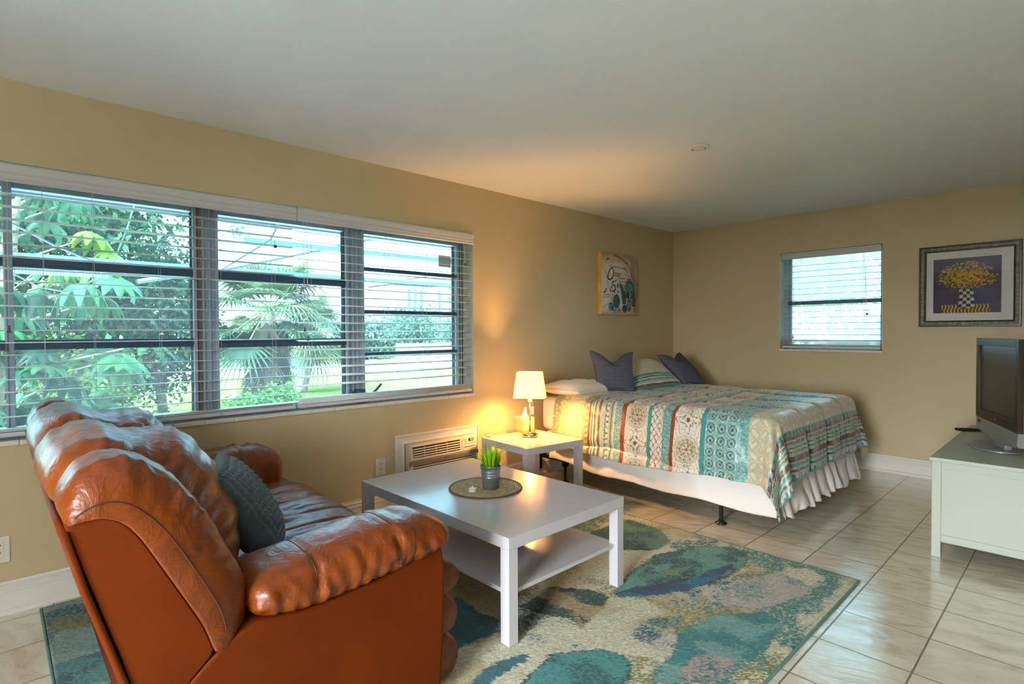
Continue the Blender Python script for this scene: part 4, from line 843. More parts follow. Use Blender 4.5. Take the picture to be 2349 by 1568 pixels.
def comforter():
    U0, U1 = .29, 2.445; V0, V1 = -.34, 1.995      # v measured from the far edge of the mattress toward the near side
    nu, nv = 430, 420; u = np.linspace(U0, U1, nu)[:, None]+np.zeros((1, nv)); v = np.linspace(V0, V1, nv)[None, :]+np.zeros((nu, 1))
    col = comforter_col(u, v)
    zt = .735; r = .075; xf = BX1+.005; yw = (BY1-BY0); 
    du = np.maximum(0, u-(xf-r)); dn = np.maximum(0, v-(yw-.015)); df = np.maximum(0, .03-v)
    dv = np.maximum(dn, df); sg = np.where(df > 0, 1., -1.)
    rr = np.hypot(du, dv); th = np.arctan2(dv, du+1e-9)
    corner = (du > 0) & (dv > 0); qa = r*PI/2
    fl = .10+.16*np.where(corner, np.sin(2*th), 0)
    out = np.where(rr < qa, r*np.sin(np.minimum(rr, qa)/r), r+fl*(rr-qa)); down = np.where(rr < qa, r*(1-np.cos(np.minimum(rr, qa)/r)), r+np.sqrt(1-np.minimum(fl, .9)**2)*(rr-qa))
    hang = np.maximum(0, rr-qa*.6)
    ws = np.sin(u*17+2.2*fbm(u*4, v*2, 7)*2)*.5+np.sin(u*31+1.3)*.3; wf = np.sin(v*19+3*fbm(v*4, u*2, 8))*.5+np.sin(v*37)*.3
    out = out+hang*np.where(corner, .13*np.sin(th*6.0+.6)*np.sin(2*th), np.where(du > 0,   .028*wf, .045*ws))+np.where(hang > 0, .010*(fbm(u*16, v*16, 12)-.5), 0)
    cx = np.where(du > 0, xf-r, u); by = np.where(dn > 0, BY1-(yw-.015), np.where(df > 0, BY1-.03, BY1-v))
    X = cx+out*np.cos(th)*(rr > 0); Y = by+sg*out*np.sin(th)*(rr > 0); Z = zt-down
    top = np.exp(-(hang/.10)**2)
    puff = .030*(fbm(u*3.2, v*3.2, 31)-.45)+.012*(fbm(u*11+v*3, v*11, 32)-.5)+.006*(fbm(u*26, v*26, 33)-.5)
    ln = (v-.02-.03*np.sin(u*5.))/.385; dq = np.abs(ln-np.round(ln))*.385; quilt = .014*(1-np.exp(-(dq/.035)**2))-.006*np.exp(-(dq/.006)**2)
    Z = Z+top*(puff+quilt); nrm = (1-top)*(puff*.7+quilt*.9)
    X = X+nrm*np.cos(th)*(rr > 0); Y = Y+sg*nrm*np.sin(th)*(rr > 0)
    fw = np.where((du > 0) & ~corner, .007*np.abs(np.sin(v*30+6*fbm(v*5, u*3, 3)))**3*sst(.03, .2, hang)*(1-.6*sst(.25, .4, hang)), 0); X = X+fw
    # near hem rises toward the middle, falls toward the corner
    hs = np.where(dn > 0, sst(.1, .45, hang), 0); Z = Z+hs*(.02*np.sin(u*4+.5)-.01)
    Z = np.maximum(Z, .06)
    ed = sst(0, .05, u-U0); Z = np.where(rr < .01, zt+(Z-zt)*ed-.012*(1-ed), Z)
    V = np.stack([X, Y, Z], -1).reshape(-1, 3)
    o = mk('comforter', V, gridF(nu, nv), M['comf'], None, smooth=True, col=col.reshape(-1, 3))
    # normals outward
    bm = o.data; o.data.materials.append(M['under'])
    n0 = bm.polygons[(nu//2)*(nv-1)+nv//2].normal
    if n0.z < 0: bm.flip_normals()
    s = o.modifiers.new('S', 'SOLIDIFY'); s.thickness = .012; s.offset = -1; s.material_offset = 1; s.material_offset_rim = 0
    c = Vector((1.2, -1.55, .7)); o.data.transform(Matrix.Translation(-c)); o.location = c
    tag(o, 'comforter printed with rust and teal bands and medallions over the bed', 'comforter')
comforter()
# ------------------------------------------------------------------ TV stand, TV, remote
ts = thing('tv_stand', 'white low wooden television bench at the right side of the room', 'cabinet', (2.98, -1.25, 0))
TX0, TX1, TY0, TY1, TZ = 2.752, 3.232, -1.994, -.52, .556
MB().box(TX0, TX1, TY0, TY1, TZ-.022, TZ).obj('top', M['whitetv'], ts, bevel=.003)
a0, a1, b0, b1 = TX0+.010, TX1-.010, TY0+.008, TY1-.008
for x in (a0, a1-.042):
    for y in (b0, b1-.042): MB().box(x, x+.042, y, y+.042, .0005, TZ-.0225).obj('leg', M['whitetv'], ts, bevel=.002)
for y0, y1 in ((b0+.004, b0+.026), (b1-.026, b1-.004)):
    MB().box(a0+.042, a1-.042, y0, y1, TZ-.062, TZ-.0225).obj('top_rail', M['whitetv'], ts, bevel=.0015); MB().box(a0+.042, a1-.042, y0, y1, .088, .128).obj('bottom_rail', M['whitetv'], ts, bevel=.0015)
    MB().box(a0+.04, a1-.04, (y0+y1)/2-.004, (y0+y1)/2+.004, .12, TZ-.06).obj('end_panel', M['whitetv'], ts)
MB().box(a0+.012, a0+.02, b0+.042, b1-.042, .1, TZ-.03).obj('front_panel', M['whitetv'], ts); MB().box(a0+.01, a1-.01, b0+.04, b1-.04, .09, .105).obj('bottom_board', M['whitetv'], ts)
for y in (-1.60, -.92):
    d = MB().box(a0, a0+.018, y-.33, y+.33, .30, TZ-.03).obj('drawer', M['whitetv'], ts, bevel=.002); MB().lathe([(.001, -.012), (.012, -.012), (.015, 0), (.001, .004)], (a0-.012, y, .41), 14).obj('knob', M['black'], d)
tv = thing('television', 'older flat television with dark bezel and silver casing on the white bench', 'television', (2.985, -1.42, TZ))
pn, pf = Vector((3.100, -1.79, 0)), Vector((2.850, -1.10, 0)); ax = (pf-pn).normalized(); fr = Vector((-ax.y, ax.x, 0))
if fr.x > 0: fr = -fr
W = (pf-pn).length; Mt = Matrix((ax, -fr, Vector((0, 0, 1)))).transposed()
def tvb(u0, u1, d0, d1, z0, z1, nm, m, par, bv=0.):   # u along width from the near edge, d depth behind the front face
    mb = MB(); c = pn+ax*((u0+u1)/2)-fr*((d0+d1)/2); c.z = (z0+z1)/2; mb.obox(c, (u1-u0, d1-d0, z1-z0), Mt); return mb.obj(nm, m, par, bevel=bv)
zb, zt_ = .702, 1.211
bz = MB()
for (u0, u1, z0, z1) in ((0, .045, zb, zt_), (W-.045, W, zb, zt_), (.045, W-.045, zb, zb+.055), (.045, W-.045, zt_-.045, zt_)):
    c = pn+ax*((u0+u1)/2)-fr*.0125; c.z = (z0+z1)/2; bz.obox(c, (u1-u0, .025, z1-z0), Mt)
bez = bz.obj('bezel', M['tvbezel'], tv, bevel=.002)
tvb(.04, W-.04, .012, .02, zb+.05, zt_-.04, 'screen', M['screen'], tv)
tvb(.008, W-.008, .0255, .10, zb-.03, zt_-.006, 'casing', M['tvback'], tv, .012)
mb = MB()
for k in range(8):
    for s in (0, 1):
        c = pn+ax*.0075-fr*(.05+s*.022); c.z = .76+k*.022; mb.obox(c, (.002, .009, .010), Mt)
mb.obj('casing_vents', M['grey'], tv)
# silver speaker bar whose lower edge bows down to the middle
n = 24; V = []; F = []
for i in range(n+1):
    q = i/n; u = .006+(W-.012)*q; zl = .612+.012*abs(2*q-1)**2-.022*(1-abs(2*q-1)); 
    for d, z in ((.004, .7015), (.000, zl+.012), (.006, zl), (.055, zl), (.06, .7015)):
        c = pn+ax*u-fr*d; V.append((c.x, c.y, z))
F = [(i*5+k, i*5+(k+1) % 5, (i+1)*5+(k+1) % 5, (i+1)*5+k) for i in range(n) for k in range(5)]+[(4, 3, 2, 1, 0), tuple(n*5+k for k in range(5))]
sp = fixn(mk('speaker_bar', V, F, M['silver'], tv))
tvb(W-.10, W-.055, -.001, .002, .668, .686, 'maker_plate', M['black'], sp); tvb(W*.5-.012, W*.5+.012, -.0012, .002, zb+.020, zb+.034, 'emblem', simple('dim_orange_emblem', rgb(150, 76, 40), .4), bez)
tvb(W*.5-.10, W*.5+.10, .02, .055, .565, .63, 'neck', M['silver'], tv, .004)
V = []; F = []; n = 28; cc = pn+ax*(W*.5)
ring = []
for k in range(n+1): a = -PI/2+PI*k/n; p = cc+ax*(.19*math.sin(a))+fr*(.12*math.cos(a)-.0); ring.append((p.x, p.y))
for k in range(n+1): a = PI/2-PI*k/n; p = cc+ax*(.19*math.sin(a))-fr*(.09*math.cos(a)+.03); ring.append((p.x, p.y))
fixn(MB().prism(ring, lambda p, t: (p[0], p[1], t), TZ+.004, TZ+.012).obj('base_plate', M['silver'], tv)); fixn(MB().prism([(cc.x+(x-cc.x)*.93, cc.y+(y-cc.y)*.93) for x, y in ring], lambda p, t: (p[0], p[1], t), TZ+.0005, TZ+.004).obj('base_pad', M['black'], tv))
rc = thing('remote_control', 'long black television remote on the white bench', 'remote', (2.80, -.835, TZ+.0005), .62)
MB().box(-.095, .095, -.022, .022, .001, .020).obj('body', M['black'], rc, world=False, bevel=.007)
mb = MB()
for i in range(9):
    for j in range(3): mb.box(-.075+i*.016, -.066+i*.016, -.013+j*.010, -.007+j*.010, .020, .0215)
mb.obj('buttons', M['grey'], rc, world=False)
# ------------------------------------------------------------------ wall art
def painted_panel(name, org, U, Vv, nu, nv, fn, mat, parent, th=.002):
    a = np.linspace(0, 1, nu); b = np.linspace(0, 1, nv); A, B = np.meshgrid(a, b, indexing='ij'); org = np.array(org); U = np.array(U); Vv = np.array(Vv)
    P = org+A[..., None]*U+B[..., None]*Vv; col = fn(A, B)
    return mk(name, P.reshape(-1, 3), gridF(nu, nv), mat, parent, col=col.reshape(-1, 3))
PX0, PX1, PZ0, PZ1 = 2.350, 2.997, 1.292, 1.962
fpn = thing('framed_print', 'framed print of yellow flowers in a checkered vase on the far wall', 'picture', (2.673, 0, PZ0))
fr_p = [(0, 0), (.028, 0), (.032, .003), (.032, .013)]; fr_q = [(.024, .012), (.028, .015), (.027, .034), (.022, .041)]; fr_r = [(.022, .041), (.024, .042), (.022, .048), (.012, .049), (0, .049)]
bfo = None
for nm, p, m in (('outer_frame', fr_p, M['frameblack']), ('block_frame', fr_q, M['frame']), ('inner_lip', fr_r, M['frameblack'])):
    V, F = frame4(p, PX0, PX1, PZ0, PZ1, lambda d, a, z: (a, -d-.001, z)); n0 = len(F)
    if nm == 'block_frame':
        mb = MB().add(V, F); k = PX0+.03
        while k < PX1-.03:
            for z in (PZ0+.010, PZ1-.040): mb.box(k, k+.0014, -.0300, -.0270, z, z+.030)
            k += random.choice((.03, .04, .055))
        k = PZ0+.03
        while k < PZ1-.03:
            for x in (PX0+.010, PX1-.040): mb.box(x, x+.030, -.0300, -.0270, k, k+.0014)
            k += random.choice((.03, .04, .055))
        V, F = mb.V, mb.F
    o = fixn(mk(nm, V, F, m, fpn))
    if nm == 'block_frame':
        o.data.materials.append(simple('pale_joint', rgb(172, 166, 140), .5))
        for q in o.data.polygons[n0:]: q.material_index = 1
MB().box(PX0+.04, PX1-.04, -.0055, -.0015, PZ0+.04, PZ1-.04).obj('mat_board', M['mat'], fpn)
def flowers(u, v):
    g = rng.random(u.shape); U = u*1.0; Vv = v*.82
    col = np.ones(u.shape+(3,))*c8(52, 36, 86); col = mixc(col, c8(38, 52, 104), sst(.45, .65, fbm(u*5, v*4, 3))*.8*(v < .5)); col = mixc(col, c8(92, 58, 110), (sst(.8, 1, u)*(v < .2))*.7)
    m = (v < .155) & (u > .13) & (u < .85); col = mixc(col, c8(44, 40, 62), m.astype(float)); m2 = m & (np.abs(np.mod((u+.012*np.sin(v*40))/.052, 1)-.5) < .24); col = mixc(col, c8(216, 172, 38), m2.astype(float))
    # stems and foliage haze
    r = np.hypot((u-.5)/.47, (v-.68)/.30); haze = sst(1.0, .75, r)*sst(.35, .6, fbm(u*22, v*18, 5)); col = mixc(col, c8(108, 92, 46), haze*.8)
    th = np.arctan2(v-.38, u-.5); stem = (np.abs(np.sin(th*26)) < .22) & (np.hypot(u-.5, v-.38) < .26) & (v > .36); col = mixc(col, c8(124, 116, 52), (stem*.7))
    spray = (np.abs(np.sin(th*40+3)) < .10) & (v < .46) & (v > .28) & (np.abs(u-.5) > .16) & (np.abs(u-.5) < .44) & (v < .46-.15*np.abs(np.abs(u-.5)-.3)); col = mixc(col, c8(150, 140, 150), spray*.6)
    rs = np.random.default_rng(5)
    for k in range(330):
        a = rs.uniform(0, 2*PI); q = rs.uniform(0, 1)**.6; cx = .5+.45*q*math.cos(a); cy = .69+.25*q*math.sin(a)-.06*(abs(cx-.5)*2)**2; s = rs.uniform(.012, .022)*(1.25-.6*q)
        d = np.hypot((u-cx), (v-cy)*1.1/1.0)/s; wob = 1+.25*np.sin(np.arctan2(v-cy, u-cx)*5+k); y = c8(236, 178, 22) if rs.random() < .8 else c8(226, 146, 48)
        if q > .93: y = c8(222, 150, 84)
        col = mixc(col, y*(1-.15*rs.random()), (d < wob).astype(float)); col = mixc(col, c8(120, 86, 20), ((d > wob) & (d < wob*1.25)).astype(float)*.6)
    # vase
    t = np.clip((v-.09)/(.43-.09), 0, 1); hw = .135-.03*t-.012*np.sin(t*PI); cx = .495+.012*np.sin(t*3); m = (v > .075+.25*(u-.495)**2*4) & (v < .43+.004*np.sin(u*60)) & (np.abs(u-cx) < hw)
    chk = (np.floor((u-cx)/hw*2+8)+np.floor(t*6+.3*np.sin(u*9))) % 2; vc = np.where((chk > .5)[..., None], c8(214, 206, 196), c8(24, 24, 52)); vc = vc*(.88+.12*fbm(u*40, v*40, 8))[..., None]
    col = np.where(m[..., None], vc, col)
    return col
painted_panel('print', (PX0+.647*.148, -.0062, PZ0+.670*.166), (.647*.666, 0, 0), (0, 0, .670*.672), 250, 230, flowers, M['print'], fpn)
MB().box(PX0+.046, PX1-.046, -.0105, -.0085, PZ0+.046, PZ1-.046).obj('glass', M['picglass'], fpn)
CY0, CY1, CZ0, CZ1 = -1.428, -.800, 1.434, 2.050
cv = thing('canvas_print', 'square canvas with seashells and ocean lettering on the window wall', 'picture', (0, -1.11, CZ0))
MB().box(.0006, .0445, CY0, CY1, CZ0, CZ1).obj('stretcher_edge', M['canvasedge'], cv, bevel=.001)
def shells(u, v):
    n = fbm(u*4, v*4, 2); base = c8(222, 212, 204); col = mixc(np.ones(u.shape+(3,))*base, c8(204, 178, 154), sst(.35, .7, n)*.6)
    e = np.maximum(sst(.72, 1., u), np.maximum(sst(.80, 1., v), sst(.10, 0, v)*.8)); col = mixc(col, c8(158, 118, 84), e*.85*(.6+.4*fbm(u*9, v*9, 4))); col = mixc(col, c8(232, 224, 232), sst(.5, .1, np.hypot(u-.2, v-.35))*.6)
    def curve(P, w, c, a=.9):
        nonlocal col
        Q = catmull(P, 60); d = np.full(u.shape, 9.)
        for k in range(len(Q)-1):
            ax, ay = Q[k]; bx, by = Q[k+1]; L = (bx-ax)**2+(by-ay)**2+1e-9; t = np.clip(((u-ax)*(bx-ax)+(v-ay)*(by-ay))/L, 0, 1); d = np.minimum(d, np.hypot(u-ax-t*(bx-ax), v-ay-t*(by-ay)))
        col = mixc(col, c, sst(w, w*.5, d)*a)
    br = c8(74, 48, 38)
    for P, w in (([(.90, .05), (.88, .45), (.80, .70), (.60, .90), (.34, .985)], .009), ([(.93, .05), (.90, .5), (.84, .8), (.78, .99)], .008), ([(.95, .1), (.92, .5), (.88, .8), (.84, .98)], .007), ([(.86, .3), (.82, .55), (.70, .72), (.58, .78)], .007), ([(.85, .55), (.82, .75), (.72, .86), (.64, .88)], .010), ([(.88, .1), (.97, .3), (.98, .55)], .010), ([(.84, .3), (.74, .62), (.62, .68)], .004)): curve(P, w, br)
    for P, w in (([(.30, .20), (.22, .28), (.02, .27)], .006), ([(.30, .22), (.25, .31), (.06, .32)], .006), ([(.27, .20), (.15, .16), (.02, .10)], .006), ([(.28, .24), (.30, .34), (.27, .42)], .005), ([(.30, .26), (.42, .36), (.42, .46)], .005), ([(.16, .45), (.14, .62), (.05, .72), (.02, .84)], .004), ([(.30, .3), (.18, .5), (.10, .75), (.14, .92)], .003)): curve(P, w, c8(88, 64, 66), .8)
    for cx, cy, a in ((.12, .40, 1), (.08, .36, .2), (.27, .46, 1.4), (.34, .38, 2), (.44, .48, 1.2), (.45, .38, 2.2), (.17, .90, .4)):
        x = (u-cx)*math.cos(a)+(v-cy)*math.sin(a); y = -(u-cx)*math.sin(a)+(v-cy)*math.cos(a); col = mixc(col, c8(50, 44, 58), sst(1.1, .8, np.hypot(x/.035, y/.012)))
    # nautilus
    x, y = u-.76, v-.44; r = np.hypot(x/.15, y/.17); th = np.arctan2(y, x); m = r < 1; sp = np.sin(6.0*np.log(r+.05)*1.4+th); col = np.where(m[..., None], mixc(np.ones(u.shape+(3,))*c8(52, 110, 108), c8(132, 166, 150), sst(-.2, .7, sp)), col); col = mixc(col, c8(30, 62, 66), (m & (np.abs(np.sin(th*14)) < .2) & (r > .62)).astype(float)*.7)
    tail = inpoly(u, v, [(.80, .40), (.91, .40), (.92, .25), (.86, .14), (.84, .3)]); col = mixc(col, c8(44, 96, 96), tail.astype(float))
    m = inpoly(u, v, [(.47, .60), (.52, .52), (.60, .42), (.66, .30), (.66, .18), (.57, .17), (.53, .30), (.50, .45)]); col = mixc(col, c8(28, 92, 100), m.astype(float)); col = mixc(col, c8(74, 140, 142), (m*sst(.04, .0, np.abs(u-.545-.15*(.35-v)))))
    m = inpoly(u, v, [(.62, .42), (.72, .42), (.84, .32), (.82, .20), (.70, .20), (.66, .30)]); col = np.where(m[..., None], mixc(np.ones(u.shape+(3,))*c8(176, 160, 136), c8(70, 54, 46), sst(.45, .6, fbm(u*34, v*34, 12))), col)
    m = np.hypot((u-.40)/.095, (v-.22)/.12) < 1; col = np.where(m[..., None], mixc(np.ones(u.shape+(3,))*c8(84, 118, 122), c8(44, 72, 82), (np.sin((u+v*.5)*90) > 0).astype(float)*.7), col)
    for cx, cy, rx, c in ((.26, .125, .075, c8(70, 158, 172)), (.74, .13, .08, c8(112, 156, 122)), (.62, .10, .07, c8(48, 96, 98)), (.47, .065, .045, c8(166, 168, 168)), (.86, .19, .05, c8(58, 110, 110)), (.36, .06, .05, c8(150, 160, 172))):
        m = np.hypot((u-cx)/rx, (v-cy)/(rx*.95)) < 1; col = np.where(m[..., None], mixc(np.ones(u.shape+(3,))*c, c*.55, sst(.5, .62, fbm(u*45, v*45, int(cx*100)))), col)
    curve([(.06, .075), (.12, .085), (.2, .07)], .004, c8(150, 120, 110), .6)
    return col
painted_panel('printed_face', (.0449, CY0+.001, CZ0+.001), (0, CY1-CY0-.002, 0), (0, 0, CZ1-CZ0-.002), 220, 220, shells, M['canvas'], cv)
def ctext(s, u, v, size, shear=.3, sx=.8): text('lettering', s, size, (.0453, CY0+u*.628, CZ0+v*.616), (0, 1, 0), (0, 0, 1), M['ink'], cv, shear, .0002, sx=sx)
ctext('To find the pearls in life’s', .20, .765, .036); ctext('cean', .33, .630, .085, .3, .75); ctext('You have to venture', .42, .590, .036, .3, .85); ctext('out far past the', .52, .535, .036, .3, .85); ctext('hore', .40, .445, .085, .3, .75)
def cstroke(P, r):
    Q = catmull(P, 50); n = len(Q); MB().tube([(.0454, CY0+a*.628, CZ0+b*.616) for a, b in Q], [max(.0008, r*(.35+.65*math.sin(PI*i/(n-1)))) for i in range(n)], 6).obj('lettering', M['ink'], cv)
cstroke([(.22, .72), (.28, .755), (.32, .70), (.30, .62), (.23, .57), (.17, .59), (.18, .67), (.25, .76), (.31, .77)], .0065)
cstroke([(.37, .60), (.39, .565), (.34, .545), (.29, .535), (.31, .49), (.36, .46), (.35, .40), (.26, .38), (.22, .41), (.25, .44)], .0065)
# ------------------------------------------------------------------ outdoors
GZ = -.42; LEAFK = .46
def grass_mat():
    t = NT('lawn_grass'); p = t.bsdf(Roughness=.95); p.inputs['Specular IOR Level'].default_value = 0.; v = t.coord(); c = t.ramp(t.noise(v, 1.4, 6, .65), [(.3, rgb(50, 70, 32)), (.5, rgb(66, 86, 40)), (.72, rgb(84, 92, 54))]); t.l(c, p.inputs['Base Color']); t.l(t.bump(t.noise(v, 30, 4), .8, .05), p.inputs['Normal']); return t.m
MB().box(-130, 60, -70, 90, GZ-.3, GZ).obj('lawn', grass_mat()); tag(bpy.data.objects['lawn'], 'mown green lawn outside the windows', kind='structure')
MB().box(-25, -19, -60, 80, GZ+.002, GZ+.03).obj('road', simple('pale_concrete_road', rgb(150, 152, 158), .9, spec=0.)); tag(bpy.data.objects['road'], 'pale concrete road beyond the lawn', kind='structure')
tag(MB().box(4.1, 16, -16, -1, GZ-.1, GZ+.06).box(-.2, 4.1, -16, -8.4, GZ-.1, GZ+.06).box(-4.4, -.2, -9, 2.2, GZ-.1, GZ+.04).obj('bounce_slab', simple('pale_bounce_concrete', rgb(196, 198, 202), .9)), 'unseen pale slab added around the house to bounce daylight onto the ceiling', kind='structure')  # added ground slab, out of view, bounces daylight up to the ceiling
ev = MB().box(-1.1, -.2, -9, 1.2, 2.17, 2.2).box(-1.14, -1.1, -9, 1.2, 2.115, 2.42).box(-1.14, 4.4, -9, 1.2, 2.565, 2.7).obj('eave', simple('painted_soffit', rgb(104, 122, 150), .7, bumps=[(60, .2, .005)])); tag(ev, 'pale painted roof eave above the big window', kind='structure')
sm = simple('pale_blue_aluminium', rgb(70, 92, 124), .6, .2)
pf_ = thing('patio_frame', 'grey-blue aluminium patio enclosure frame outside the big window', 'frame', (-2.2, -3, GZ)); pf_['kind'] = 'structure'
MB().box(-2.23, -2.17, -8, 2.4, 1.83, 1.875).obj('beam', sm, pf_); MB().tube([(-2.15, -4.9, 1.70), (-2.05, -4.2, 1.86), (-2.0, -2.86, 2.26), (-1.2, -2.55, 2.36)], .022, 6).obj('brace', sm, pf_)
for y in (-7.9, 2.3): MB().box(-2.23, -2.17, y-.03, y+.03, GZ, 1.83).obj('post', sm, pf_)
MB().box(-1.75, -1.70, -4.2, 2, 2.06, 2.10).obj('beam', sm, pf_)
mb = MB().box(-2.16, -2.14, -6.1, -5.10, 1.715, 1.79)
for k in range(50): mb.box(-2.145, -2.125, -6.1+k*.02, -6.09+k*.02, 1.72, 1.815)
mb.obj('ribbed_panel', simple('ribbed_grey_panel', rgb(120, 140, 160), .6), pf_)
tag(MB().tube([(-.6, -5.95, 1.80), (-.6, -5.71, 1.59), (-.6, -5.60, 1.52), (-.6, -5.49, 1.50), (-.6, -5.38, 1.53), (-.6, -5.28, 1.64), (-.55, -5.2, 1.9), (-.4, -5.15, 2.165)], .005, 6).obj('cable', M['cord']), 'white cable sagging outside the left window panes', 'cable')
tag(MB().tube([(-.8, -6.1, 2.165), (-.8, -5.9, 2.02), (-.8, -5.73, 1.90), (-.8, -5.52, 1.78), (-.8, -5.31, 1.685), (-.8, -5.0, 1.63), (-.7, -4.7, 1.66), (-.5, -4.4, 1.9), (-.4, -4.3, 2.165)], .007, 6).obj('cable', simple('grey_conduit', rgb(150, 160, 180), .5)), 'thick grey cable drooping diagonally outside the left panes', 'cable')
M['leaf'] = mat_leaf('broad_leaf', .35, .4); M['bark'] = simple('tree_bark', rgb(108, 94, 80), .9, bumps=[(14, .8, .04)], var=.2); M['palmbark'] = simple('palm_trunk_bark', rgb(128, 116, 104), .95, bumps=[(10, .9, .06)], var=.25)
def leafcloud(n, c, rad, size, cols, seed, shell=.35, asp=.5, holes=.0):
    r = np.random.default_rng(seed); d = r.normal(size=(n, 3)); d /= np.linalg.norm(d, axis=1, keepdims=True); q = (shell+(1-shell)*r.random(n))[:, None]
    lump = 1+.28*np.sin(d[:, :1]*5+seed)*np.sin(d[:, 1:2]*6+seed*2)+.18*np.sin(d[:, 2:3]*9+d[:, :1]*7)
    P = np.array(c)+d*q*np.array(rad)*lump
    if holes: k = fbm(P[:, 0]*2.2+P[:, 2]*2.6, P[:, 1]*2.2+P[:, 2]*1.3, seed) > holes; P = P[k]; d = d[k]; n = len(P)
    t = r.normal(size=(n, 3)); t[:, 2] -= .4; t /= np.linalg.norm(t, axis=1, keepdims=True); b = np.cross(t, r.normal(size=(n, 3))); b /= np.linalg.norm(b, axis=1, keepdims=True); s = size*(.6+.8*r.random((n, 1))); nn = np.cross(t, b)
    V = np.stack([P, P+t*s*.5+b*s*asp*.5+nn*s*.1, P+t*s, P+t*s*.5-b*s*asp*.5+nn*s*.1], 1); F = np.arange(4*n).reshape(n, 4)
    cc = LEAFK*np.array(cols)[r.integers(0, len(cols), n)]*(.8+.4*r.random((n, 1))); return V.reshape(-1, 3), F, np.repeat(cc, 4, 0)
def tree(name, label, base, blobs, cols, size, seed, trunkr=.1, top=None, asp=.5, shell=.35, n=1, holes=0., cat='tree', group=None):
    t = thing(name, label, cat, base, group=group); Vs = []; Fs = []; Cs = []; o = 0
    for k, (c, rad, cnt) in enumerate(blobs):
        V, F, cc = leafcloud(cnt, c, rad, size, cols, seed+k*3, shell, asp, holes); Vs.append(V); Fs.append(F+o); Cs.append(cc); o += len(V)
    mk('foliage', np.concatenate(Vs), np.concatenate(Fs).astype(np.int32), M['leaf'], t, col=np.concatenate(Cs))
    if trunkr:
        b = Vector(base); mb = MB(); c0 = Vector(blobs[0][0]); mb.tube([b, b*.6+Vector((c0.x, c0.y, c0.z))*.4, c0], [trunkr, trunkr*.8, trunkr*.4], 8)
        for (c, rad, cnt) in blobs[1:]: mb.tube([b*.6+c0*.4, (Vector(c)+c0)*.5, Vector(c)], [trunkr*.6, trunkr*.4, trunkr*.2], 6)
        mb.obj('trunk', M['bark'], t, smooth=True)
    return t
G1, G2, G3, G4, G5 = c8(44, 122, 70), c8(72, 156, 90), c8(26, 92, 70), c8(140, 190, 80), c8(62, 132, 116)
def umbrella_tree():
    t = thing('umbrella_tree', 'umbrella tree with drooping whorled leaves close outside the left panes', 'tree', (-3.9, -5.9, GZ)); r = random.Random(4); V = []; F = []; Cc = []; mb = MB(); base = Vector((-3.9, -5.9, GZ))
    mb.tube([base, (-3.95, -5.8, .8), (-3.8, -5.7, 1.8), (-3.7, -5.6, 2.8)], [.10, .09, .07, .04], 8)
    spots = [(-3.2, -5.08, 2.20, 1)]+[(-3.25+r.uniform(-.15, .1), -5.08+r.uniform(-.25, .25), 1.98+r.uniform(-.14, .1), 2) for _ in range(4)]
    while len(spots) < 150:
        x = r.uniform(-4.8, -2.7); y = r.uniform(-6.9, -4.55); z = r.uniform(0.05, 3.0); lim = -4.72+.25*math.sin(z*2.2)-(z > 2.0)*.25-.35*(z < .9)
        if y < lim: spots.append((x, y, z, 0))
    for (x, y, z, kind) in spots:
        c = Vector((x, y, z)); n = r.choice((8, 9, 10, 11)); L = r.uniform(.20, .30); dr = r.uniform(.35, .9); a0 = r.uniform(0, 6); tilt = Vector((r.uniform(-.3, .5), r.uniform(-.3, .4), 1)).normalized()
        ex = tilt.orthogonal().normalized(); ey = tilt.cross(ex)
        base_c = [G1, G2, c8(86, 172, 116), c8(44, 128, 92), G3][r.randrange(5)]
        if kind == 1: base_c = c8(160, 230, 60); L = .26
        if kind == 2: base_c = c8(160, 210, 80)
        anchor = Vector((-3.85, -5.75, min(2.6, max(.3, z-.3)))); mb.tube([anchor+(c-anchor)*.35, c], [.012, .006], 4, cap=False)
        for k in range(n):
            a = a0+2*PI*k/n; d = ex*math.cos(a)+ey*math.sin(a); s = tilt.cross(d); o = len(V); m = 5; sh = r.uniform(.85, 1.15)
            for i in range(m):
                q = i/(m-1); p = c+d*(L*(.12+.88*q)*(1-.25*dr*q))-Vector((0, 0, 1))*(L*dr*q*q)+tilt*.02*(1-q); w = L*.17*math.sin(PI*min(1, .08+q*.90))**.8+.002
                V += [p-s*w-tilt*.012, p, p+s*w-tilt*.012]; Cc += [base_c*sh*.92, base_c*sh*1.12, base_c*sh*.92]
            for i in range(m-1):
                for j in (0, 1): F.append((o+3*i+j, o+3*i+j+1, o+3*i+3+j+1, o+3*i+3+j))
    mk('foliage', [tuple(v) for v in V], F, M['leaf'], t, smooth=True, col=LEAFK*np.clip(np.array(Cc), 0, 1)); mb.obj('trunk', M['bark'], t, smooth=True)
umbrella_tree()
tree('leafy_tree', 'dark leafy tree filling the view behind the umbrella tree', (-9.5, -7.2, GZ), [((-8.6, -6.2, 2.6), (1.6, 2.1, 1.8), 7500), ((-8.2, -4.75, 3.3), (1.1, 1.4, 1.0), 4200), ((-8.8, -5.6, .9), (1.3, 1.7, 1.3), 5200)], [G3, G1, c8(56, 104, 84), G2], .15, 11, .16)
tree('leafy_tree', 'dense blue-green tree between the umbrella tree and the mullion', (-9.4, -3.35, GZ), [((-9.2, -3.55, 1.6), (1.0, 1.05, 1.6), 9500), ((-9.0, -4.2, 1.1), (.8, .8, 1.3), 4500)], [G5, c8(68, 108, 92), c8(96, 134, 122), G3], .11, 21, .1, shell=.55)
tree('garden_shrub', 'light green shrub at the foot of the umbrella tree', (-7.2, -4.75, GZ), [((-7.2, -4.85, .4), (.8, .85, .85), 5200)], [G2, G4, c8(120, 160, 90), c8(160, 150, 90)], .08, 31, .04, cat='shrub')
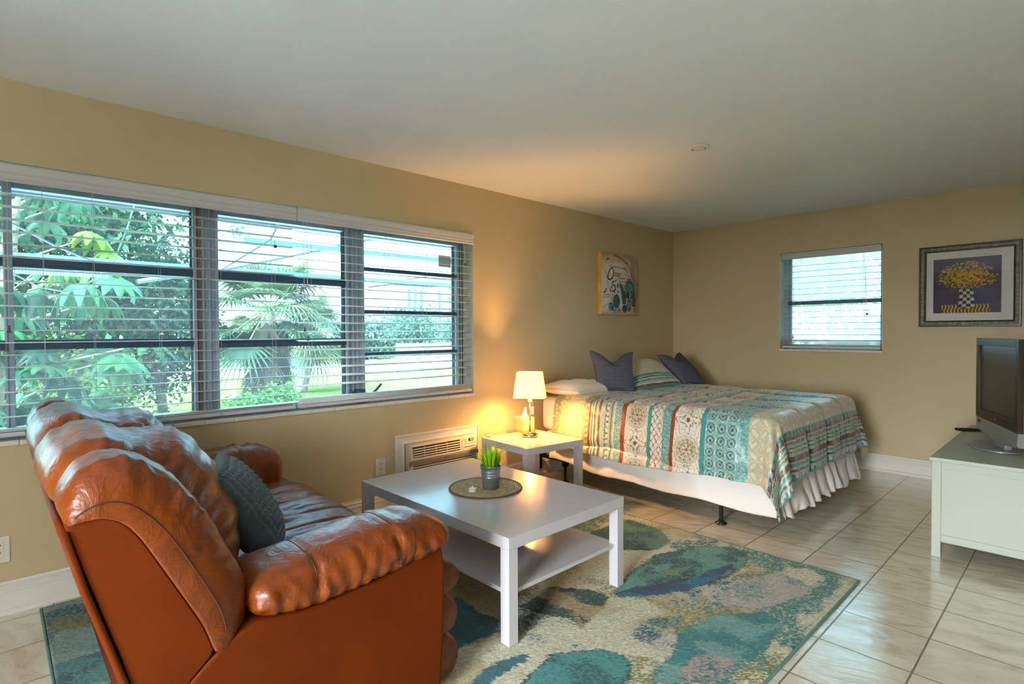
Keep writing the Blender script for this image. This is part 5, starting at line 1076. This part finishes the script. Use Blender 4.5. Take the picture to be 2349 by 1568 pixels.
tree('garden_shrub', 'low bright green shrub in front of the nearer palm', (-6.6, -2.4, GZ), [((-6.6, -2.35, -.08), (.75, .72, .34), 2600), ((-6.9, -1.95, .08), (.4, .35, .3), 900)], [G2, c8(70, 140, 70), G4], .08, 41, .03, cat='shrub')
tree('pine_tree', 'wispy pale pine seen against the sky left of the palms', (-18, -2.0, GZ), [((-18, -2.1, 4.6), (1.0, 1.5, 1.5), 1500), ((-18, -.6, 5.2), (.8, 1.3, .9), 700), ((-18, .6, 5.0), (.8, 1.1, .8), 900), ((-18.2, -2.4, 3.0), (.9, 1.0, .9), 700)], [c8(120, 150, 150), c8(104, 134, 130)], .16, 51, .07, asp=.16, shell=.1, holes=.44)
def palm(label, base, hub, n, L, seed, dead):
    t = thing('fan_palm', label, 'tree', base); r = random.Random(seed); V = []; F = []; Cc = []; hub = Vector(hub); base = Vector(base); mb = MB()
    def fan(c, d, size, colr, droop, spread=2.0, nb=26):
        side = d.cross(Vector((0, 0, 1)))
        if side.length < .1: side = Vector((0, 1, 0))
        side.normalize(); upv = side.cross(d).normalized()
        for k in range(nb):
            a = (k/(nb-1)-.5)*2*spread; dd = (d*math.cos(a)+side*math.sin(a)).normalized(); l = size*(.72+.28*math.cos(a*.8))*r.uniform(.9, 1.08); o = len(V); w = size*.030; s = dd.cross(upv).normalized(); f = r.uniform(.8, 1.15)
            for i in range(4):
                q = i/3.; p = c+dd*l*q+upv*(.10*size*math.sin(q*2))-Vector((0, 0, 1))*(droop*l*q*q); ww = w*(1-q)**.7*(.35+1.0*min(1, q*3))+.002; V.extend([p-s*ww, p+s*ww]); Cc.extend([colr*f]*2)
            F.extend([(o+2*i, o+2*i+1, o+2*i+3, o+2*i+2) for i in range(3)])
    for k in range(n):
        a = r.uniform(0, 2*PI); el = r.uniform(-.75, 1.35); d = Vector((math.cos(a)*math.cos(el), math.sin(a)*math.cos(el), math.sin(el))); pl = L*r.uniform(.5, .75); c = hub+d*pl-Vector((0, 0, 1))*(.12*pl)
        mb.tube([hub, hub+d*pl*.5, c], [.022, .015, .010], 5, cap=False); fan(c, (d-Vector((0, 0, .25))).normalized(), L*r.uniform(.55, .75), [c8(100, 146, 110), c8(128, 166, 120), c8(84, 128, 108), c8(150, 176, 116)][r.randrange(4)], r.uniform(.2, .5))
    mk('fronds', [tuple(v) for v in V], F, M['leaf'], t, col=LEAFK*np.clip(np.array(Cc), 0, 1)); mb.obj('frond_stems', simple('palm_stem', rgb(136, 150, 96), .6), t)
    V.clear(); F.clear(); Cc.clear()
    for k in range(dead):
        a = r.uniform(0, 2*PI); z = hub.z-.15-r.random()*(1.2 if dead > 20 else .5); d = Vector((math.cos(a)*.35, math.sin(a)*.35, -1)).normalized(); fan(Vector((hub.x*.5+base.x*.5+math.cos(a)*.18, hub.y*.5+base.y*.5+math.sin(a)*.18, z)), d, L*.55, c8(150, 134, 118)*r.uniform(.7, 1.1), 0., .55, 14)
    mk('dead_fronds', [tuple(v) for v in V], F, M['leaf'], t, col=LEAFK*np.clip(np.array(Cc), 0, 1))
    MB().tube([base, base*.6+hub*.4, hub], [.17, .14, .15], 10).obj('trunk', M['palmbark'], t, smooth=True)
palm('fan palm with a skirt of dead fronds, the nearer palm in the middle panes', (-9, -1.5, GZ), (-9, -1.42, 1.75), 46, 1.35, 3, 46)
palm('smaller yellow-green fan palm behind and right of the skirted palm', (-12, .5, GZ), (-12, .95, 1.25), 40, 1.25, 9, 8)
for k, (x, y, z, rr, s, lab) in enumerate([(-28, 11.1, .85, 2.25, 61, 'leftmost bushy tree beyond the road in the right pane'), (-33.5, 18.2, 1.35, 2.8, 67, 'rounded bushy tree below the pink building'), (-28.6, 19.9, 1.1, 2.6, 71, 'bushy tree beyond the road beside the window jamb'), (-30.5, 5.4, .5, 1.9, 77, 'bushy tree beyond the road behind the smaller palm')]):
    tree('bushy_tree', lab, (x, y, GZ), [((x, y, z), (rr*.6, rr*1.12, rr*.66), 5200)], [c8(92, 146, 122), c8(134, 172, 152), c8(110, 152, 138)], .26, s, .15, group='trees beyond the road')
tree('roadside_shrub', 'round shrub by the road near the window jamb', (-20.6, 13.6, GZ), [((-20.6, 13.4, .1), (.7, .95, .62), 1500)], [G5, G3], .14, 83, .05, cat='shrub')
for k, (x, y) in enumerate([(-16.0, 5.05), (-16.1, 6.0), (-16.2, 6.95), (-16.4, 7.9)]):
    b = MB().box(x-.09, x+.09, y-.09, y+.09, GZ, GZ+.62).obj('bollard', simple('weathered_post', rgb(120, 128, 136), .9) if k == 0 else bpy.data.materials['weathered_post'], bevel=.02); c = Vector((x, y, GZ)); b.data.transform(Matrix.Translation(-c)); b.location = c
    tag(b, ('first', 'second', 'third', 'last')[k]+' short grey post from the mullion along the lawn edge', 'post', 'posts along the lawn edge')
fn = thing('garden_fence', 'low pinkish board fence beyond the road', 'fence', (-25.6, 14.3, GZ)); pm_ = simple('pinkish_fence_boards', rgb(92, 70, 68), .9, var=.1, spec=0.)
mb = MB(); y = 12.0
while y < 16.6: mb.box(-25.62, -25.58, y, y+.18, GZ+.05, GZ+1.0); y += .2
mb.obj('boards', pm_, fn)
for y in (12.0, 13.5, 15.0, 16.6): MB().box(-25.7, -25.62, y-.05, y+.05, GZ, GZ+1.05).obj('post', pm_, fn)
ab = thing('apartment_building', 'distant pale pink apartment block with rows of windows', 'building', (-74, 48, GZ)); bm_ = simple('pale_pink_stucco', rgb(88, 72, 74), .9, spec=0.); bw = simple('bluish_building_window', rgb(56, 66, 92), .6, spec=0.)
MB().box(-78, -70, 38.8, 60, GZ, 8.7).box(-77.9, -70.05, 46, 60, 8.7, 10.4).obj('walls', bm_, ab); MB().box(-78.2, -69.8, 38.5, 46, 8.7, 9.1).box(-78.2, -69.8, 45.8, 60.2, 10.4, 10.9).obj('roof', simple('pale_roof', rgb(80, 70, 72), .9, spec=0.), ab)
for y in (41.2, 42.3, 43.4, 47.0): MB().box(-70.02, -69.96, y, y+.45, 1.6, 8.0).obj('window', bw, ab)
for y in (49.0, 50.6, 52.6, 54.8, 57.):
    for z in (1.5, 3.8, 6.1, 8.3): MB().box(-70.02, -69.96, y, y+.7, z, z+1.0).obj('window', bw, ab)
tree('leafy_tree', 'blurred green tree outside the small far window', (-.6, 7.6, GZ), [((-.9, 7.4, 2.6), (1.9, 1.1, 1.2), 4200), ((.6, 7.8, 1.0), (2.4, 1.0, .9), 2600)], [c8(130, 210, 120), c8(110, 190, 110)], .15, 91, .1)
# ------------------------------------------------------------------ sky, portals, camera
SKY, GLOW = 5.2, 58.
w = bpy.data.worlds.new('sky'); S.world = w; w.use_nodes = True; nt = w.node_tree; nt.nodes.clear()
out = nt.nodes.new('ShaderNodeOutputWorld'); bg = nt.nodes.new('ShaderNodeBackground'); tc = nt.nodes.new('ShaderNodeTexCoord'); sp = nt.nodes.new('ShaderNodeSeparateXYZ'); rp = nt.nodes.new('ShaderNodeValToRGB')
nt.links.new(tc.outputs['Generated'], sp.inputs[0]); nt.links.new(sp.outputs[2], rp.inputs[0])
e = rp.color_ramp.elements; e[0].position = 0.; e[0].color = (.68, .85, 1., 1); e[1].position = .7; e[1].color = (.46, .70, 1., 1)
# hazy bright side of the sky, around a veiled sun behind the house
SUN = Vector((.22, -.62, .75)).normalized()
dp = nt.nodes.new('ShaderNodeVectorMath'); dp.operation = 'DOT_PRODUCT'; nt.links.new(tc.outputs['Generated'], dp.inputs[0]); dp.inputs[1].default_value = SUN
mr = nt.nodes.new('ShaderNodeMapRange'); mr.interpolation_type = 'SMOOTHERSTEP'; nt.links.new(dp.outputs['Value'], mr.inputs[0])
for k, x in zip((1, 2, 3, 4), (.35, 1., SKY, GLOW)): mr.inputs[k].default_value = x
mx = nt.nodes.new('ShaderNodeMix'); mx.data_type = 'RGBA'; m2 = nt.nodes.new('ShaderNodeMapRange'); nt.links.new(dp.outputs['Value'], m2.inputs[0]); m2.inputs[1].default_value = .15; m2.inputs[2].default_value = .6
nt.links.new(m2.outputs[0], mx.inputs[0]); nt.links.new(rp.outputs[0], mx.inputs[6]); mx.inputs[7].default_value = (.97, .98, 1., 1)
nt.links.new(mx.outputs[2], bg.inputs[0]); nt.links.new(mr.outputs[0], bg.inputs[1]); nt.links.new(bg.outputs[0], out.inputs[0])
def portal(name, loc, rot, sx, sy):
    l = bpy.data.lights.new(name, 'AREA'); l.shape = 'RECTANGLE'; l.size = sx; l.size_y = sy; l.cycles.is_portal = True
    o = bpy.data.objects.new(name, l); C.objects.link(o); o.location = loc; o.rotation_euler = rot
portal('window_portal', (-.21, (WY0+WY1)/2, (WZ0+WZ1)/2), (0, -PI/2, 0), WZ1-WZ0, WY1-WY0)
portal('window_portal', (1.638, .21, 1.561), (-PI/2, 0, 0), .886, .968)
portal('window_portal', (XR+.21, -7.45, 1.5), (0, PI/2, 0), 1.2, .9)
portal('window_portal', (3.18, YB-.21, 1.135), (PI/2, 0, 0), 1.2, 2.03)
cd = bpy.data.cameras.new('camera'); cam = bpy.data.objects.new('camera', cd); C.objects.link(cam); S.camera = cam
yaw, pit, rol = -.8136, -.0186, -.0044
f = Vector((math.sin(yaw)*math.cos(pit), math.cos(yaw)*math.cos(pit), math.sin(pit))); r0 = Vector((math.cos(yaw), -math.sin(yaw), 0)); u0 = r0.cross(f)
r1 = r0*math.cos(rol)+u0*math.sin(rol); u1 = -r0*math.sin(rol)+u0*math.cos(rol)
cam.matrix_world = Matrix.Translation((3.366, -5.7828, 1.2641)) @ Matrix((r1, u1, -f)).transposed().to_4x4()
cd.sensor_width = 36.; cd.lens = 36.*1255.4566/2349.; cd.clip_start = .02; cd.clip_end = 400
S.view_settings.view_transform = 'Standard'; S.view_settings.look = 'None'; S.view_settings.gamma = 1.; S.view_settings.exposure = .87; S.view_settings.use_curve_mapping = False
cy = S.cycles; cy.max_bounces = 8; cy.diffuse_bounces = 5; cy.glossy_bounces = 4; cy.transmission_bounces = 4; cy.transparent_max_bounces = 16; cy.use_denoising = True; cy.sample_clamp_indirect = 6.; cy.caustics_reflective = False; cy.caustics_refractive = False; cy.blur_glossy = .5
try: cy.denoiser = 'OPENIMAGEDENOISE'
except Exception: pass
